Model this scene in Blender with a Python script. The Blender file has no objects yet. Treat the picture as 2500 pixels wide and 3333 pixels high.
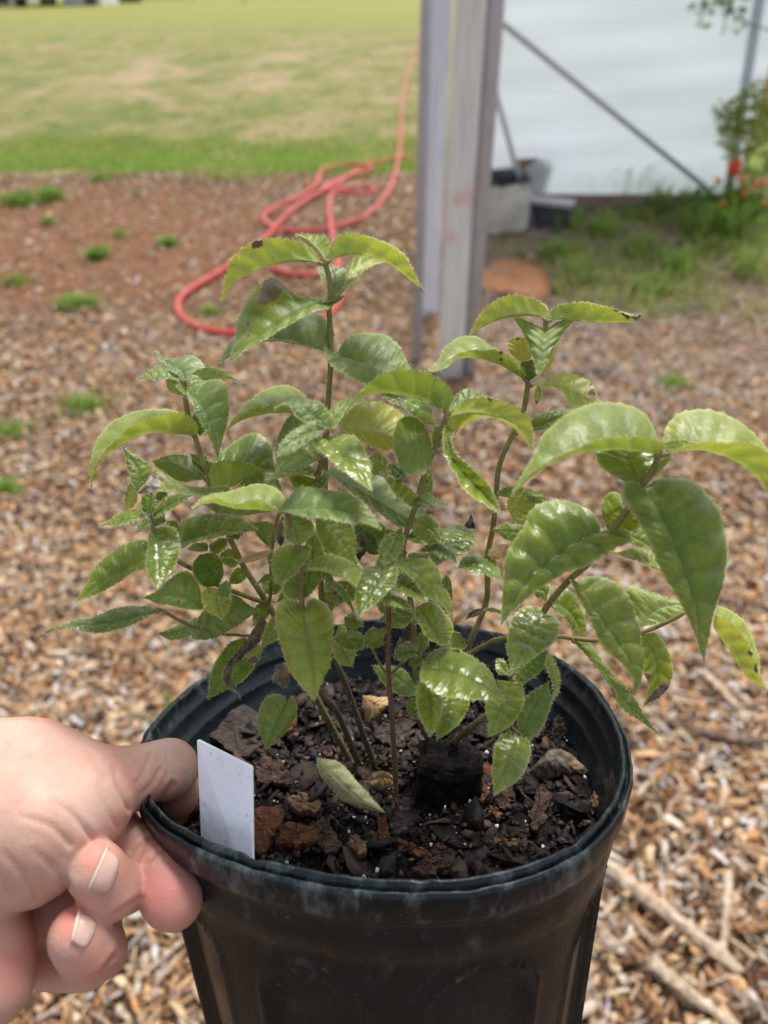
import bpy, math, random
import numpy as np
from mathutils import Vector, Matrix
R = math.radians
rng = np.random.default_rng(7)
random.seed(7)
sc = bpy.context.scene
# ------------------------------------------------------------------ camera
CAM_H = 1.25
cam = bpy.data.cameras.new('camera'); camo = bpy.data.objects.new('camera', cam)
sc.collection.objects.link(camo)
camo.location = (0, 0, CAM_H); camo.rotation_euler = (R(54), 0, 0)
cam.sensor_fit = 'VERTICAL'; cam.sensor_height = 36; cam.lens = 26
cam.clip_start = .01; cam.clip_end = 500
cam.dof.use_dof = True; cam.dof.focus_distance = .232; cam.dof.aperture_fstop = 10.0
sc.camera = camo
sc.render.resolution_x = 768; sc.render.resolution_y = 1024
# ------------------------------------------------------------------ sky, sun, exposure
w = bpy.data.worlds.new('World'); sc.world = w; w.use_nodes = True
nt = w.node_tree; nt.nodes.clear()
sky = nt.nodes.new('ShaderNodeTexSky'); sky.sky_type = 'NISHITA'; sky.sun_disc = False
sky.sun_elevation = R(58); sky.sun_rotation = R(20); sky.air_density = 1.0; sky.dust_density = 1.5; sky.ozone_density = 1
hs = nt.nodes.new('ShaderNodeHueSaturation'); hs.inputs['Saturation'].default_value = .38
bg = nt.nodes.new('ShaderNodeBackground'); bg.inputs['Strength'].default_value = .115
wo = nt.nodes.new('ShaderNodeOutputWorld')
nt.links.new(sky.outputs[0], hs.inputs['Color']); nt.links.new(hs.outputs[0], bg.inputs['Color']); nt.links.new(bg.outputs[0], wo.inputs['Surface'])
sun = bpy.data.lights.new('sun', 'SUN'); sun.energy = 2.4; sun.angle = R(18); sun.color = (1, .96, .90)
suno = bpy.data.objects.new('sun', sun); sc.collection.objects.link(suno)
# sun in front of the camera, a little to the right, high up
_el, _az = R(58), R(20)
_d = Vector((math.sin(_az)*math.cos(_el), math.cos(_az)*math.cos(_el), math.sin(_el)))
suno.rotation_euler = _d.to_track_quat('Z', 'Y').to_euler()
sc.view_settings.view_transform = 'Standard'; sc.view_settings.look = 'None'
sc.view_settings.exposure = 0.80; sc.view_settings.gamma = 1
sc.cycles.max_bounces = 8; sc.cycles.transmission_bounces = 6; sc.cycles.use_denoising = True
# ------------------------------------------------------------------ coordinates
# points are measured along viewing rays of the place: (x, y) on a 2500 x 3333 sheet, depth in metres
F, CX, CY = 2407.1, 1250.0, 1666.5
MR = np.array(Matrix.Rotation(R(54), 3, 'X'))
CO = np.array([0, 0, CAM_H])
def cam2world(p):
    return np.asarray(p) @ MR.T + CO
def ray(x, y):
    return np.array([(x - CX)/F, -(y - CY)/F, -1.0])
def P(x, y, d):
    return cam2world(ray(x, y)*d)
SD = 2500/1659.
def G(x, y, z=0.0):                      # ground point (sheet 1659 x 2212)
    r = MR @ ray(x*SD, y*SD); return CO + r*((z - CAM_H)/r[2])
def PY(x, y, Y):                         # point in the vertical plane at distance Y
    r = MR @ ray(x*SD, y*SD); return CO + r*(Y/r[1])
# ------------------------------------------------------------------ object helpers
def tag(o, label=None, cat=None, group=None, kind=None):
    if label: o['label'] = label
    if cat: o['category'] = cat
    if group: o['group'] = group
    if kind: o['kind'] = kind
    return o
def mesh(name, v, f, mats, parent=None, origin=None, smooth=True, uv=None, cols=None, mi=None, sizes=None):
    """link one mesh object; v world coordinates; f list of index tuples or an (n,k) array"""
    v = np.asarray(v, float)
    if origin is None: origin = v.mean(0) if parent is not None or len(v) else np.zeros(3)
    origin = np.asarray(origin, float)
    me = bpy.data.meshes.new(name)
    if isinstance(f, np.ndarray):
        k = f.shape[1]; n = len(f)
        me.vertices.add(len(v)); me.vertices.foreach_set('co', (v - origin).astype(np.float32).ravel())
        me.loops.add(n*k); me.loops.foreach_set('vertex_index', f.astype(np.int32).ravel())
        me.polygons.add(n); me.polygons.foreach_set('loop_start', (np.arange(n)*k).astype(np.int32))
        me.update(calc_edges=True); me.validate()
    else:
        me.from_pydata([tuple(a) for a in (v - origin)], [], [tuple(int(i) for i in a) for a in f]); me.update()
    if not isinstance(mats, (list, tuple)): mats = [mats]
    for m in mats: me.materials.append(m)
    if smooth: me.polygons.foreach_set('use_smooth', np.ones(len(me.polygons), bool))
    if mi is not None: me.polygons.foreach_set('material_index', np.asarray(mi, np.int32))
    li = np.zeros(len(me.loops), np.int32); me.loops.foreach_get('vertex_index', li)
    if uv is not None:
        l = me.uv_layers.new(name='UVMap'); l.data.foreach_set('uv', np.asarray(uv, np.float32)[li].ravel())
    if cols is not None:
        for cn, ca in cols.items():
            a = me.color_attributes.new(cn, 'FLOAT_COLOR', 'POINT'); a.data.foreach_set('color', np.asarray(ca, np.float32).ravel())
    me.update()
    o = bpy.data.objects.new(name, me); sc.collection.objects.link(o)
    if parent is not None:
        o.parent = parent; o.location = Vector(origin) - Vector(parent['_o'])
    else: o.location = origin
    o['_o'] = [float(a) for a in origin]
    return o
def empty(name, origin):
    o = bpy.data.objects.new(name, None); sc.collection.objects.link(o); o.location = origin
    o.empty_display_size = .02; o['_o'] = [float(a) for a in origin]; return o
def copy_tree(o, loc, rz=0, sc_=1.0):
    c = o.copy(); sc.collection.objects.link(c); c.location = loc
    c.rotation_euler = (0, 0, rz); c.scale = (sc_, sc_, sc_)
    for ch in o.children:
        d = ch.copy(); sc.collection.objects.link(d); d.parent = c
        for g in ch.children:
            e = g.copy(); sc.collection.objects.link(e); e.parent = d
    return c
def catmull(pts, n):
    """n samples, evenly spaced along a Catmull-Rom curve"""
    p = np.asarray(pts, float)
    if len(p) == 2:
        return p[0] + np.linspace(0, 1, n)[:, None]*(p[1]-p[0])
    q = np.vstack([2*p[0]-p[1], p, 2*p[-1]-p[-2]]); out = []
    for i in range(1, len(q)-2):
        t = np.linspace(0, 1, 24, endpoint=False)[:, None]
        a, b, c, d = q[i-1], q[i], q[i+1], q[i+2]
        out.append(.5*(2*b + (c-a)*t + (2*a-5*b+4*c-d)*t**2 + (3*b-a-3*c+d)*t**3))
    out = np.vstack(out + [p[-1:]])
    L = np.r_[0, np.cumsum(np.linalg.norm(np.diff(out, axis=0), axis=1))]
    s = np.linspace(0, L[-1], n)
    return np.stack([np.interp(s, L, out[:, k]) for k in range(out.shape[1])], 1)
def tube(path, rad, seg=8, cap=True):
    path = np.asarray(path, float); n = len(path); rad = np.broadcast_to(np.asarray(rad, float), (n,))
    T = np.gradient(path, axis=0); T /= np.linalg.norm(T, axis=1)[:, None] + 1e-12
    u = np.cross(T[0], [0.3, .2, 1]); u /= np.linalg.norm(u); vs = []
    for i in range(n):
        u = u - T[i]*np.dot(u, T[i]); u /= np.linalg.norm(u); v = np.cross(T[i], u)
        a = np.arange(seg)*2*np.pi/seg
        vs.append(path[i] + rad[i]*(np.cos(a)[:, None]*u + np.sin(a)[:, None]*v))
    V = np.vstack(vs); f = []
    for i in range(n-1):
        for j in range(seg):
            k = (j+1) % seg
            f.append((i*seg+j, i*seg+k, (i+1)*seg+k, (i+1)*seg+j))
    if cap: f += [tuple(range(seg))[::-1], tuple(range((n-1)*seg, n*seg))]
    return V, f
def box(c, sx, sy, sz, rot=0, bev=0.0):
    """box with chamfered vertical edges, base centred at c"""
    b = min(bev, sx*.4, sy*.4)
    if b > 0: prof = [(-sx/2+b, -sy/2), (sx/2-b, -sy/2), (sx/2, -sy/2+b), (sx/2, sy/2-b), (sx/2-b, sy/2), (-sx/2+b, sy/2), (-sx/2, sy/2-b), (-sx/2, -sy/2+b)]
    else: prof = [(-sx/2, -sy/2), (sx/2, -sy/2), (sx/2, sy/2), (-sx/2, sy/2)]
    n = len(prof); ca, sa = math.cos(rot), math.sin(rot)
    v = [(c[0]+x*ca-y*sa, c[1]+x*sa+y*ca, c[2]+z) for z in (0, sz) for x, y in prof]
    f = [(i, (i+1) % n, n+(i+1) % n, n+i) for i in range(n)] + [tuple(range(n))[::-1], tuple(range(n, 2*n))]
    return v, f
def join(lst):
    V, Fs, o = [], [], 0
    for v, f in lst:
        V += [tuple(a) for a in v]; Fs += [tuple(int(i)+o for i in a) for a in f]; o += len(v)
    return V, Fs
# ------------------------------------------------------------------ node helpers
class NT:
    def __init__(s, name):
        s.m = bpy.data.materials.new(name); s.m.use_nodes = True; s.t = s.m.node_tree; s.t.nodes.clear()
        s.out = s.t.nodes.new('ShaderNodeOutputMaterial')
    def n(s, typ, **kw):
        nd = s.t.nodes.new('ShaderNode'+typ)
        for k, v in kw.items(): setattr(nd, k, v)
        return nd
    def l(s, a, b): s.t.links.new(a, b)
    def put(s, sock, v):
        if isinstance(v, bpy.types.NodeSocket): s.l(v, sock)
        elif isinstance(v, (tuple, list)) and len(v) == 3 and sock.type == 'RGBA': sock.default_value = (*v, 1)
        else: sock.default_value = v
    def noise(s, vec, scale, detail=4, rough=.55, dist=0):
        nd = s.n('TexNoise'); s.put(nd.inputs['Scale'], scale); nd.inputs['Detail'].default_value = detail
        nd.inputs['Roughness'].default_value = rough; nd.inputs['Distortion'].default_value = dist
        if vec is not None: s.l(vec, nd.inputs['Vector'])
        return nd.outputs['Fac']
    def math(s, op, a, b=0.0, c=0.0, clamp=False):
        nd = s.n('Math', operation=op, use_clamp=clamp); s.put(nd.inputs[0], a); s.put(nd.inputs[1], b)
        if op in ('MULTIPLY_ADD', 'COMPARE', 'SMOOTH_MIN'): s.put(nd.inputs[2], c)
        return nd.outputs[0]
    def mix(s, fac, a, b, typ='MIX'):
        nd = s.n('Mix', data_type='RGBA', blend_type=typ); s.put(nd.inputs[0], fac); s.put(nd.inputs[6], a); s.put(nd.inputs[7], b)
        return nd.outputs[2]
    def ramp(s, fac, stops, interp='LINEAR'):
        nd = s.n('ValToRGB'); cr = nd.color_ramp; cr.interpolation = interp
        while len(cr.elements) > 1: cr.elements.remove(cr.elements[-1])
        for i, (p, c) in enumerate(stops):
            e = cr.elements[0] if i == 0 else cr.elements.new(p)
            e.position = p; e.color = (*c, 1) if isinstance(c, (tuple, list)) else (c, c, c, 1)
        s.l(fac, nd.inputs[0]); return nd.outputs[0]
    def step(s, v, a, b):
        nd = s.n('MapRange', interpolation_type='SMOOTHSTEP'); s.put(nd.inputs[0], v)
        nd.inputs[1].default_value = a; nd.inputs[2].default_value = b; return nd.outputs[0]
    def pos(s):
        return s.n('NewGeometry').outputs['Position']
    def obj(s): return s.n('TexCoord').outputs['Object']
    def sep(s, v):
        nd = s.n('SeparateXYZ'); s.l(v, nd.inputs[0]); return nd.outputs
    def stretch(s, vec, sx, sy, sz):
        nd = s.n('Mapping'); nd.inputs['Scale'].default_value = (sx, sy, sz); s.l(vec, nd.inputs[0]); return nd.outputs[0]
    def bump(s, h, strength=.5, dist=.001, normal=None):
        nd = s.n('Bump'); nd.inputs['Strength'].default_value = strength; nd.inputs['Distance'].default_value = dist
        s.l(h, nd.inputs['Height'])
        if normal is not None: s.l(normal, nd.inputs['Normal'])
        return nd.outputs[0]
    def bsdf(s, col, rough=.6, normal=None, **kw):
        nd = s.n('BsdfPrincipled'); s.put(nd.inputs['Base Color'], col); s.put(nd.inputs['Roughness'], rough)
        if normal is not None: s.l(normal, nd.inputs['Normal'])
        for k, v in kw.items(): s.put(nd.inputs[k.replace('_', ' ')], v)
        return nd.outputs[0]
    def done(s, sh): s.l(sh, s.out.inputs['Surface']); return s.m
# ------------------------------------------------------------------ setting: ground
LAWN_Y = 6.15
def ground_mat():
    m = NT('ground'); p = m.pos(); x, y, z = m.sep(p)
    n1 = m.noise(p, 1.1, 5, .6); n2 = m.noise(p, 9, 5, .65); n3 = m.noise(p, 60, 4, .7); n0 = m.noise(p, .35, 3, .5)
    # lawn
    n4 = m.noise(m.stretch(p, 1, .6, 1), 1.7, 8, .72, 1.2)
    lawn = m.ramp(n4, [(.34, (.10, .155, .028)), (.45, (.20, .22, .06)), (.52, (.31, .28, .11)), (.60, (.40, .31, .17))])
    lawn = m.mix(.22, lawn, m.ramp(n2, [(.3, (.11, .13, .03)), (.7, (.40, .37, .16))]))
    edge = m.math('SUBTRACT', y, m.math('MULTIPLY', m.math('SUBTRACT', n1, .5), 1.0))
    green = m.math('MULTIPLY', m.step(edge, LAWN_Y+1.5, LAWN_Y+.5), m.step(n4, .70, .40))
    lawn = m.mix(m.math('MULTIPLY', green, .85), lawn, m.ramp(n2, [(.3, (.12, .23, .025)), (.7, (.27, .38, .055))]))
    bare = m.math('MULTIPLY', m.step(m.noise(m.stretch(p, .8, .45, 1), .55, 9, .70, .8), .50, .62), m.step(y, LAWN_Y+.8, LAWN_Y+1.8))
    bare = m.math('MULTIPLY', bare, m.step(y, 26, 14))
    lawn = m.mix(m.math('MULTIPLY', bare, .65), lawn, (.52, .36, .25))
    darkp = m.step(m.noise(m.stretch(p, .7, .5, 1), .8, 6, .6, .5), .54, .66)
    lawn = m.mix(m.math('MULTIPLY', darkp, .6), lawn, (.12, .21, .045))
    lawn = m.mix(m.step(y, 14, 40), lawn, (.30, .30, .085))
    # mulch bed and bare red clay
    mul = m.ramp(n3, [(.3, (.06, .035, .02)), (.5, (.17, .10, .06)), (.65, (.32, .21, .13)), (.8, (.42, .30, .20))])
    cx_ = m.math('DIVIDE', m.math('ADD', x, 2.35), 1.75); cy_ = m.math('DIVIDE', m.math('SUBTRACT', y, 4.35), 1.45)
    r = m.math('ADD', m.math('MULTIPLY', cx_, cx_), m.math('MULTIPLY', cy_, cy_))
    r = m.math('ADD', r, m.math('MULTIPLY', m.math('SUBTRACT', n1, .5), 1.6))
    clay = m.step(r, 1.7, .5)
    claycol = m.ramp(n3, [(.3, (.11, .05, .028)), (.55, (.29, .145, .08)), (.8, (.44, .27, .17))])
    mul = m.mix(clay, mul, claycol)
    bed = m.math('MULTIPLY', m.step(m.math('ADD', x, m.math('MULTIPLY', m.math('SUBTRACT', n1, .5), .5)), .35, .75), m.step(m.math('ADD', y, m.math('MULTIPLY', m.math('SUBTRACT', n1, .5), 1.2)), 2.9, 3.5))
    mul = m.mix(bed, mul, m.ramp(n3, [(.3, (.13, .085, .045)), (.55, (.30, .215, .12)), (.8, (.46, .36, .23))]))
    isl = m.step(m.math('ADD', edge, m.math('MULTIPLY', m.math('SUBTRACT', n2, .5), .5)), LAWN_Y-.06, LAWN_Y+.06)
    col = m.mix(isl, mul, lawn)
    bmp = m.bump(m.math('ADD', n3, n2), .8, .03)
    return m.done(m.bsdf(col, .95, bmp, Specular_IOR_Level=.15))
gx = np.concatenate([np.linspace(-200, -8, 12), np.linspace(-7, 7, 57), np.linspace(8, 200, 12)])
gy = np.concatenate([np.linspace(-40, -2, 6), np.linspace(-1, 12, 53), np.linspace(14, 420, 20)])
X, Y = np.meshgrid(gx, gy); Z = np.zeros_like(X)
nx, ny = len(gx), len(gy)
idx = np.arange(nx*ny).reshape(ny, nx)
gf = np.stack([idx[:-1, :-1].ravel(), idx[:-1, 1:].ravel(), idx[1:, 1:].ravel(), idx[1:, :-1].ravel()], 1)
tag(mesh('ground', np.stack([X.ravel(), Y.ravel(), Z.ravel()], 1), gf, ground_mat(), origin=(0, 0, 0)), kind='structure')

# ------------------------------------------------------------------ wood chip mulch
def chip_mat():
    m = NT('wood_chips'); a = m.n('Attribute', attribute_name='tint').outputs['Color']
    o = m.obj(); g = m.noise(m.stretch(o, 1, 1, 1), 140, 4, .7); g2 = m.noise(o, 420, 2, .6)
    col = m.mix(m.math('MULTIPLY', m.step(g, .42, .72), .45), a, (.09, .05, .03))
    col = m.mix(m.math('MULTIPLY', m.step(g2, .5, .8), .35), col, (.70, .58, .44))
    return m.done(m.bsdf(col, .82, m.bump(g, .5, .002), Specular_IOR_Level=.25))
CHIP = chip_mat()
PAL = np.array([(.60, .38, .20), (.52, .27, .12), (.40, .20, .09), (.64, .48, .32), (.68, .60, .51), (.62, .61, .64), (.17, .085, .045), (.08, .045, .03), (.36, .22, .13), (.48, .36, .26)])
PW = np.array([.16, .11, .08, .18, .12, .06, .10, .07, .08, .08]); PW = PW/PW.sum()
def chips(n, y0, y1, L0, L1, seed, keep=None, pw=PW, dark=1.0):
    g = np.random.default_rng(seed)
    y = np.sqrt(g.uniform(y0**2, y1**2, n)); hw = .60 + y*.68
    x = g.uniform(-1, 1, n)*hw
    if keep is not None:
        k = keep(x, y, g); x, y = x[k], y[k]; n = len(x)
    L = g.uniform(L0, L1, n)*g.choice([.6, 1, 1.25], n, p=[.3, .5, .2]); W = L*g.uniform(.14, .55, n); H = g.uniform(.002, .005, n)*L/.02*.7
    base = np.array([(-1, -1, -1), (1, -.8, -1), (1.0, .9, -1), (-.8, 1, -1), (-.85, -.8, 1), (.9, -.6, 1), (.8, .7, 1), (-.7, .8, 1)], float)
    v = base[None]*np.stack([L/2, W/2, H/2], 1)[:, None, :]
    v = v*(1+g.uniform(-.28, .28, (n, 8, 3)))
    e1, e2 = g.uniform(.15, 1, n), g.uniform(.15, 1, n); v[:, [0, 3, 4, 7], 1] *= e1[:, None]; v[:, [1, 2, 5, 6], 1] *= e2[:, None]
    v[..., 1] += (v[..., 0]**2/L[:, None])*g.normal(0, .35, n)[:, None]
    rz = g.uniform(0, 2*np.pi, n); rx = g.normal(0, .38, n); ry = g.normal(0, .30, n)
    def rot(v, a, i, j):
        c, s = np.cos(a)[:, None], np.sin(a)[:, None]; w_ = v.copy()
        w_[..., i] = v[..., i]*c - v[..., j]*s; w_[..., j] = v[..., i]*s + v[..., j]*c; return w_
    v = rot(v, rx, 1, 2); v = rot(v, ry, 0, 2); v = rot(v, rz, 0, 1)
    v += np.stack([x, y, g.uniform(.004, .018, n)*(L1/.03)**.4], 1)[:, None, :]
    q = np.array([(4, 5, 6, 7), (0, 1, 5, 4), (1, 2, 6, 5), (2, 3, 7, 6), (3, 0, 4, 7)])
    f = (q[None] + (np.arange(n)*8)[:, None, None]).reshape(-1, 4)
    c = PAL[g.choice(len(PAL), n, p=pw)]*g.uniform(.55, 1.15, (n, 1))*dark*np.array([1.12, 1.07, .96])
    c = np.repeat(np.c_[c, np.ones(n)], 8, 0)
    return v.reshape(-1, 3), f, c
def clayness(x, y):
    r = ((x+2.35)/1.75)**2 + ((y-4.35)/1.45)**2 + .35*np.sin(x*3.1+y*2)*np.cos(y*3.7-x)
    return r
def keep_far(x, y, g):
    r = clayness(x, y); p = .24 + .76*np.clip((r-.45 + .35*np.sin(x*9+y*5)*np.cos(y*11-x*4))/1.3, 0, 1)**1.3
    p = np.where((x > .55) & (y > 3.2), p*.45, p)
    return g.uniform(0, 1, len(x)) < p
FARPW = PW*np.array([.9, 1, 1, 1.1, 1, .9, 1.1, .9, 1.2, 1.1]); FARPW /= FARPW.sum()
sets = [chips(40000, .12, 1.6, .013, .040, 1), chips(52000, 1.5, 3.2, .013, .037, 2, keep_far, FARPW, 1.0), chips(50000, 3.1, 6.2, .016, .040, 3, keep_far, FARPW, 1.0)]
sets.append(chips(5000, .12, 1.6, .003, .010, 5))
V = np.vstack([s[0] for s in sets]); o = 0; FF = []
for s in sets: FF.append(s[1]+o); o += len(s[0])
tag(mesh('wood_chip_mulch', V, np.vstack(FF), CHIP, origin=(0, 0, 0), smooth=False, cols={'tint': np.vstack([s[2] for s in sets])}),
    'orange brown wood chip mulch spread over the ground', 'mulch', kind='stuff')
# splintered strips among the chips
def strip_set(n, y0, y1, seed, L0=.03, L1=.09, xr=None):
    g = np.random.default_rng(seed); V, Fs, C = [], [], []
    for i in range(n):
        y = g.uniform(y0, y1); x = g.uniform(-1, 1)*(.42+y*.5) if xr is None else g.uniform(*xr)
        a = g.uniform(0, np.pi); L = g.uniform(L0, L1); d = np.array([np.cos(a), np.sin(a), g.normal(0, .12)])
        c = np.array([x, y, g.uniform(.012, .026)]); b = np.array([-d[1], d[0], 0])*g.uniform(-.08, .08)*L
        pts = catmull([c-d*L/2, c+b, c+d*L/2], 5); v, f = tube(pts, np.array([.4, 1, 1, .9, .3])*g.uniform(.001, .0028), 4)
        k = len(V)*0; C += [np.r_[PAL[g.choice([3, 4, 5, 8, 9])]*g.uniform(.6, 1.1), 1]]*len(v); V.append(v); Fs.append(f)
    v, f = join(list(zip(V, Fs))); return v, f, np.array(C)
v, f, c = strip_set(2600, .15, 3.4, 11, .025, .085)
v2, f2, c2 = strip_set(4200, 2.3, 4.9, 12, .06, .24, (.35, 3.0))
vv, ff = join([(v, f), (v2, f2)])
tag(mesh('wood_splinters', vv, ff, CHIP, origin=(0, 0, 0), smooth=False, cols={'tint': np.vstack([c, c2])}),
    'pale splinters and straw scattered over the mulch', 'straw', kind='stuff')

# ------------------------------------------------------------------ sticks
def bark_mat(name, a, b, c, sc_=80, stretch=(1, 1, 1)):
    m = NT(name); o = m.obj(); n = m.noise(m.stretch(o, *stretch), sc_, 5, .65)
    return m.done(m.bsdf(m.ramp(n, [(.3, a), (.5, b), (.72, c)]), .85, m.bump(n, .6, .002), Specular_IOR_Level=.2))
STICKL = bark_mat('pale_stick', (.22, .15, .10), (.48, .36, .25), (.72, .60, .46))
STICKD = bark_mat('dark_stick', (.05, .03, .02), (.16, .10, .07), (.42, .32, .24))
def stick(pts, r, mat, label, name='stick'):
    p = [G(x, y, .022 + (k % 2)*.006) for k, (x, y) in enumerate(pts)]
    c = catmull(p, 18); g = np.random.default_rng(int(pts[0][0])); rr = r*(np.linspace(1.1, .7, 18)*(1+g.uniform(-.18, .18, 18))); rr[0] *= .5; rr[-1] *= .4
    v, f = tube(c, rr, 7); v = v + g.normal(0, r*.13, v.shape); v[:, 2] = .02+(v[:, 2]-.02)*.7
    return tag(mesh(name, v, f, mat, smooth=False), label, 'stick')
stick([(1295, 1856), (1400, 1936), (1500, 2015), (1602, 2096)], .0130, STICKL, 'thick pale splintered stick lying on the mulch right of the pot')
stick([(1445, 1555), (1540, 1582), (1680, 1602)], .011, STICKD, 'dark weathered stick on the mulch with a pale broken end, below the right drooping leaves')
stick([(1310, 1985), (1380, 2070), (1500, 2150), (1600, 2220)], .0035, STICKD, 'thin grey twig curving across the mulch at the lower right')
stick([(395, 2030), (330, 2085), (290, 2120)], .0035, STICKL, 'thin pale twig on the mulch just left of the pot wall')
stick([(1070, 810), (1250, 803), (1340, 790)], .013, STICKD, 'dark straight stick on the mulch right of the wooden post')
stick([(1250, 1960), (1300, 2000), (1345, 2060)], .003, STICKL, 'short pale twig on the mulch close to the right wall of the pot')
stick([(1480, 2160), (1580, 2170), (1670, 2165)], .005, STICKD, 'brown twig lying level on the mulch in the lower right corner')
stick([(1520, 1450), (1570, 1500), (1600, 1535)], .008, STICKL, 'short pale split stick on the mulch above the dark weathered stick')

stick([(1406, 2076), (1500, 2150), (1600, 2222)], .0105, STICKL, 'broad silvery split stick beside the thin grey twig in the lower right corner')
stick([(1575, 1880), (1570, 1960), (1562, 2060)], .007, STICKL, 'silvery narrow splinter on the mulch at the right edge, pointing towards the camera')
# ------------------------------------------------------------------ grass
def blade_mat(name, stops, tr=.35):
    m = NT(name); a = m.n('Attribute', attribute_name='tint').outputs['Fac']
    col = m.ramp(a, stops); d = m.bsdf(col, .55, Specular_IOR_Level=.3)
    t = m.n('BsdfTranslucent'); m.l(col, t.inputs[0]); x = m.n('MixShader'); x.inputs[0].default_value = tr
    m.l(d, x.inputs[1]); m.l(t.outputs[0], x.inputs[2]); return m.done(x.outputs[0])
GRASS = blade_mat('grass_blades', [(0, (.12, .25, .025)), (.4, (.25, .40, .05)), (.7, (.40, .42, .11)), (1, (.58, .47, .25))])
def blades(root, h, wd, seed, lean=.5, tint=(0, .5), droop=.4):
    g = np.random.default_rng(seed); n = len(root); h = np.broadcast_to(h, (n,))*g.uniform(.6, 1.25, n)
    a = g.uniform(0, 2*np.pi, n); d = np.stack([np.cos(a), np.sin(a), 0*a], 1); s = np.stack([-np.sin(a), np.cos(a), 0*a], 1)
    ln = g.uniform(.1, 1, n)*lean; up = np.array([0, 0, 1.0])
    wd = (np.broadcast_to(wd, (n,))*g.uniform(.7, 1.2, n))[:, None]
    p0 = root; p1 = root + (h*.5)[:, None]*up + d*(h*.5*ln)[:, None]*.6
    p2 = root + (h*(.85-.2*droop*ln))[:, None]*up + d*(h*ln)[:, None]*1.0; p3 = root + (h*(1-droop*ln))[:, None]*up + d*(h*ln*1.5)[:, None]
    v = np.stack([p0-s*wd/2, p0+s*wd/2, p1-s*wd/2, p1+s*wd/2, p2-s*wd/3, p2+s*wd/3, p3-s*wd*.06, p3+s*wd*.06], 1).reshape(-1, 3)
    q = np.array([(0, 1, 3, 2), (2, 3, 5, 4), (4, 5, 7, 6)]); f = (q[None]+(np.arange(n)*8)[:, None, None]).reshape(-1, 4)
    c = g.uniform(*tint, n); c = np.repeat(np.stack([c, c, c, np.ones(n)], 1), 8, 0)
    return v, f, c
g = np.random.default_rng(21)
def lawn_pts(n, y0, y1, pw=1):
    y = y0 + (y1-y0)*g.uniform(0, 1, n)**pw; x = g.uniform(-1, .55, n)*(y*.62+.5)
    y = y + .35*np.sin(x*1.7)*.4 + .12*np.sin(x*7)
    return np.stack([x, y, 0*x], 1)
parts = []
p = lawn_pts(26000, LAWN_Y+.0, LAWN_Y+1.5, 1.4); parts.append(blades(p, .042, .0045, 22, .7, (.1, .75)))
p = lawn_pts(9000, LAWN_Y+1.0, 10, 1.3); k = np.sin(p[:, 0]*1.9+p[:, 1]*.6)*np.cos(p[:, 1]*1.3-p[:, 0]*.7) + g.normal(0, .5, len(p)) < .55
parts.append(blades(p[k], .035, .007, 23, .9, (.25, 1)))
v = np.vstack([q[0] for q in parts]); f = np.vstack([parts[0][1], parts[1][1]+len(parts[0][0])]); c = np.vstack([q[2] for q in parts])
tag(mesh('lawn_grass', v, f, GRASS, origin=(0, 0, 0), cols={'tint': c}), 'patchy short lawn grass behind the mulch', 'grass', kind='stuff')
# low weeds over the bed on the right
def region(n, poly, seed):
    gg = np.random.default_rng(seed); poly = np.array(poly, float); out = []
    x0, y0 = poly.min(0); x1, y1 = poly.max(0)
    while len(out) < n:
        x, y = gg.uniform(x0, x1), gg.uniform(y0, y1); c = False; j = len(poly)-1
        for i in range(len(poly)):
            if (poly[i, 1] > y) != (poly[j, 1] > y) and x < (poly[j, 0]-poly[i, 0])*(y-poly[i, 1])/(poly[j, 1]-poly[i, 1])+poly[i, 0]: c = not c
            j = i
        if c: out.append(G(x, y))
    return np.array(out)
parts = []
for poly, n, h, t in (([(1190, 590), (1400, 540), (1540, 600), (1560, 660), (1420, 700), (1200, 660)], 550, .10, (.35, .85)),
                      ([(1330, 430), (1480, 420), (1520, 490), (1350, 500)], 600, .11, (.2, .75)),
                      ([(1050, 500), (1190, 530), (1300, 500), (1320, 560), (1200, 600), (1060, 560)], 350, .06, (.45, .9)),
                      ([(1440, 440), (1660, 440), (1660, 560), (1500, 580)], 800, .13, (.2, .75)),
                      ([(1220, 450), (1660, 460), (1660, 720), (1200, 700)], 700, .11, (.55, 1))):
    parts.append(blades(region(n, poly, n), h, .006, n, .9, t))
o = 0; FF = []
for q in parts: FF.append(q[1]+o); o += len(q[0])
tag(mesh('weedy_ground_cover', np.vstack([q[0] for q in parts]), np.vstack(FF), GRASS, origin=(0, 0, 0), cols={'tint': np.vstack([q[2] for q in parts])}),
    'weeds and thin grass covering the bed in front of the plastic wall', 'ground cover', kind='stuff')
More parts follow.
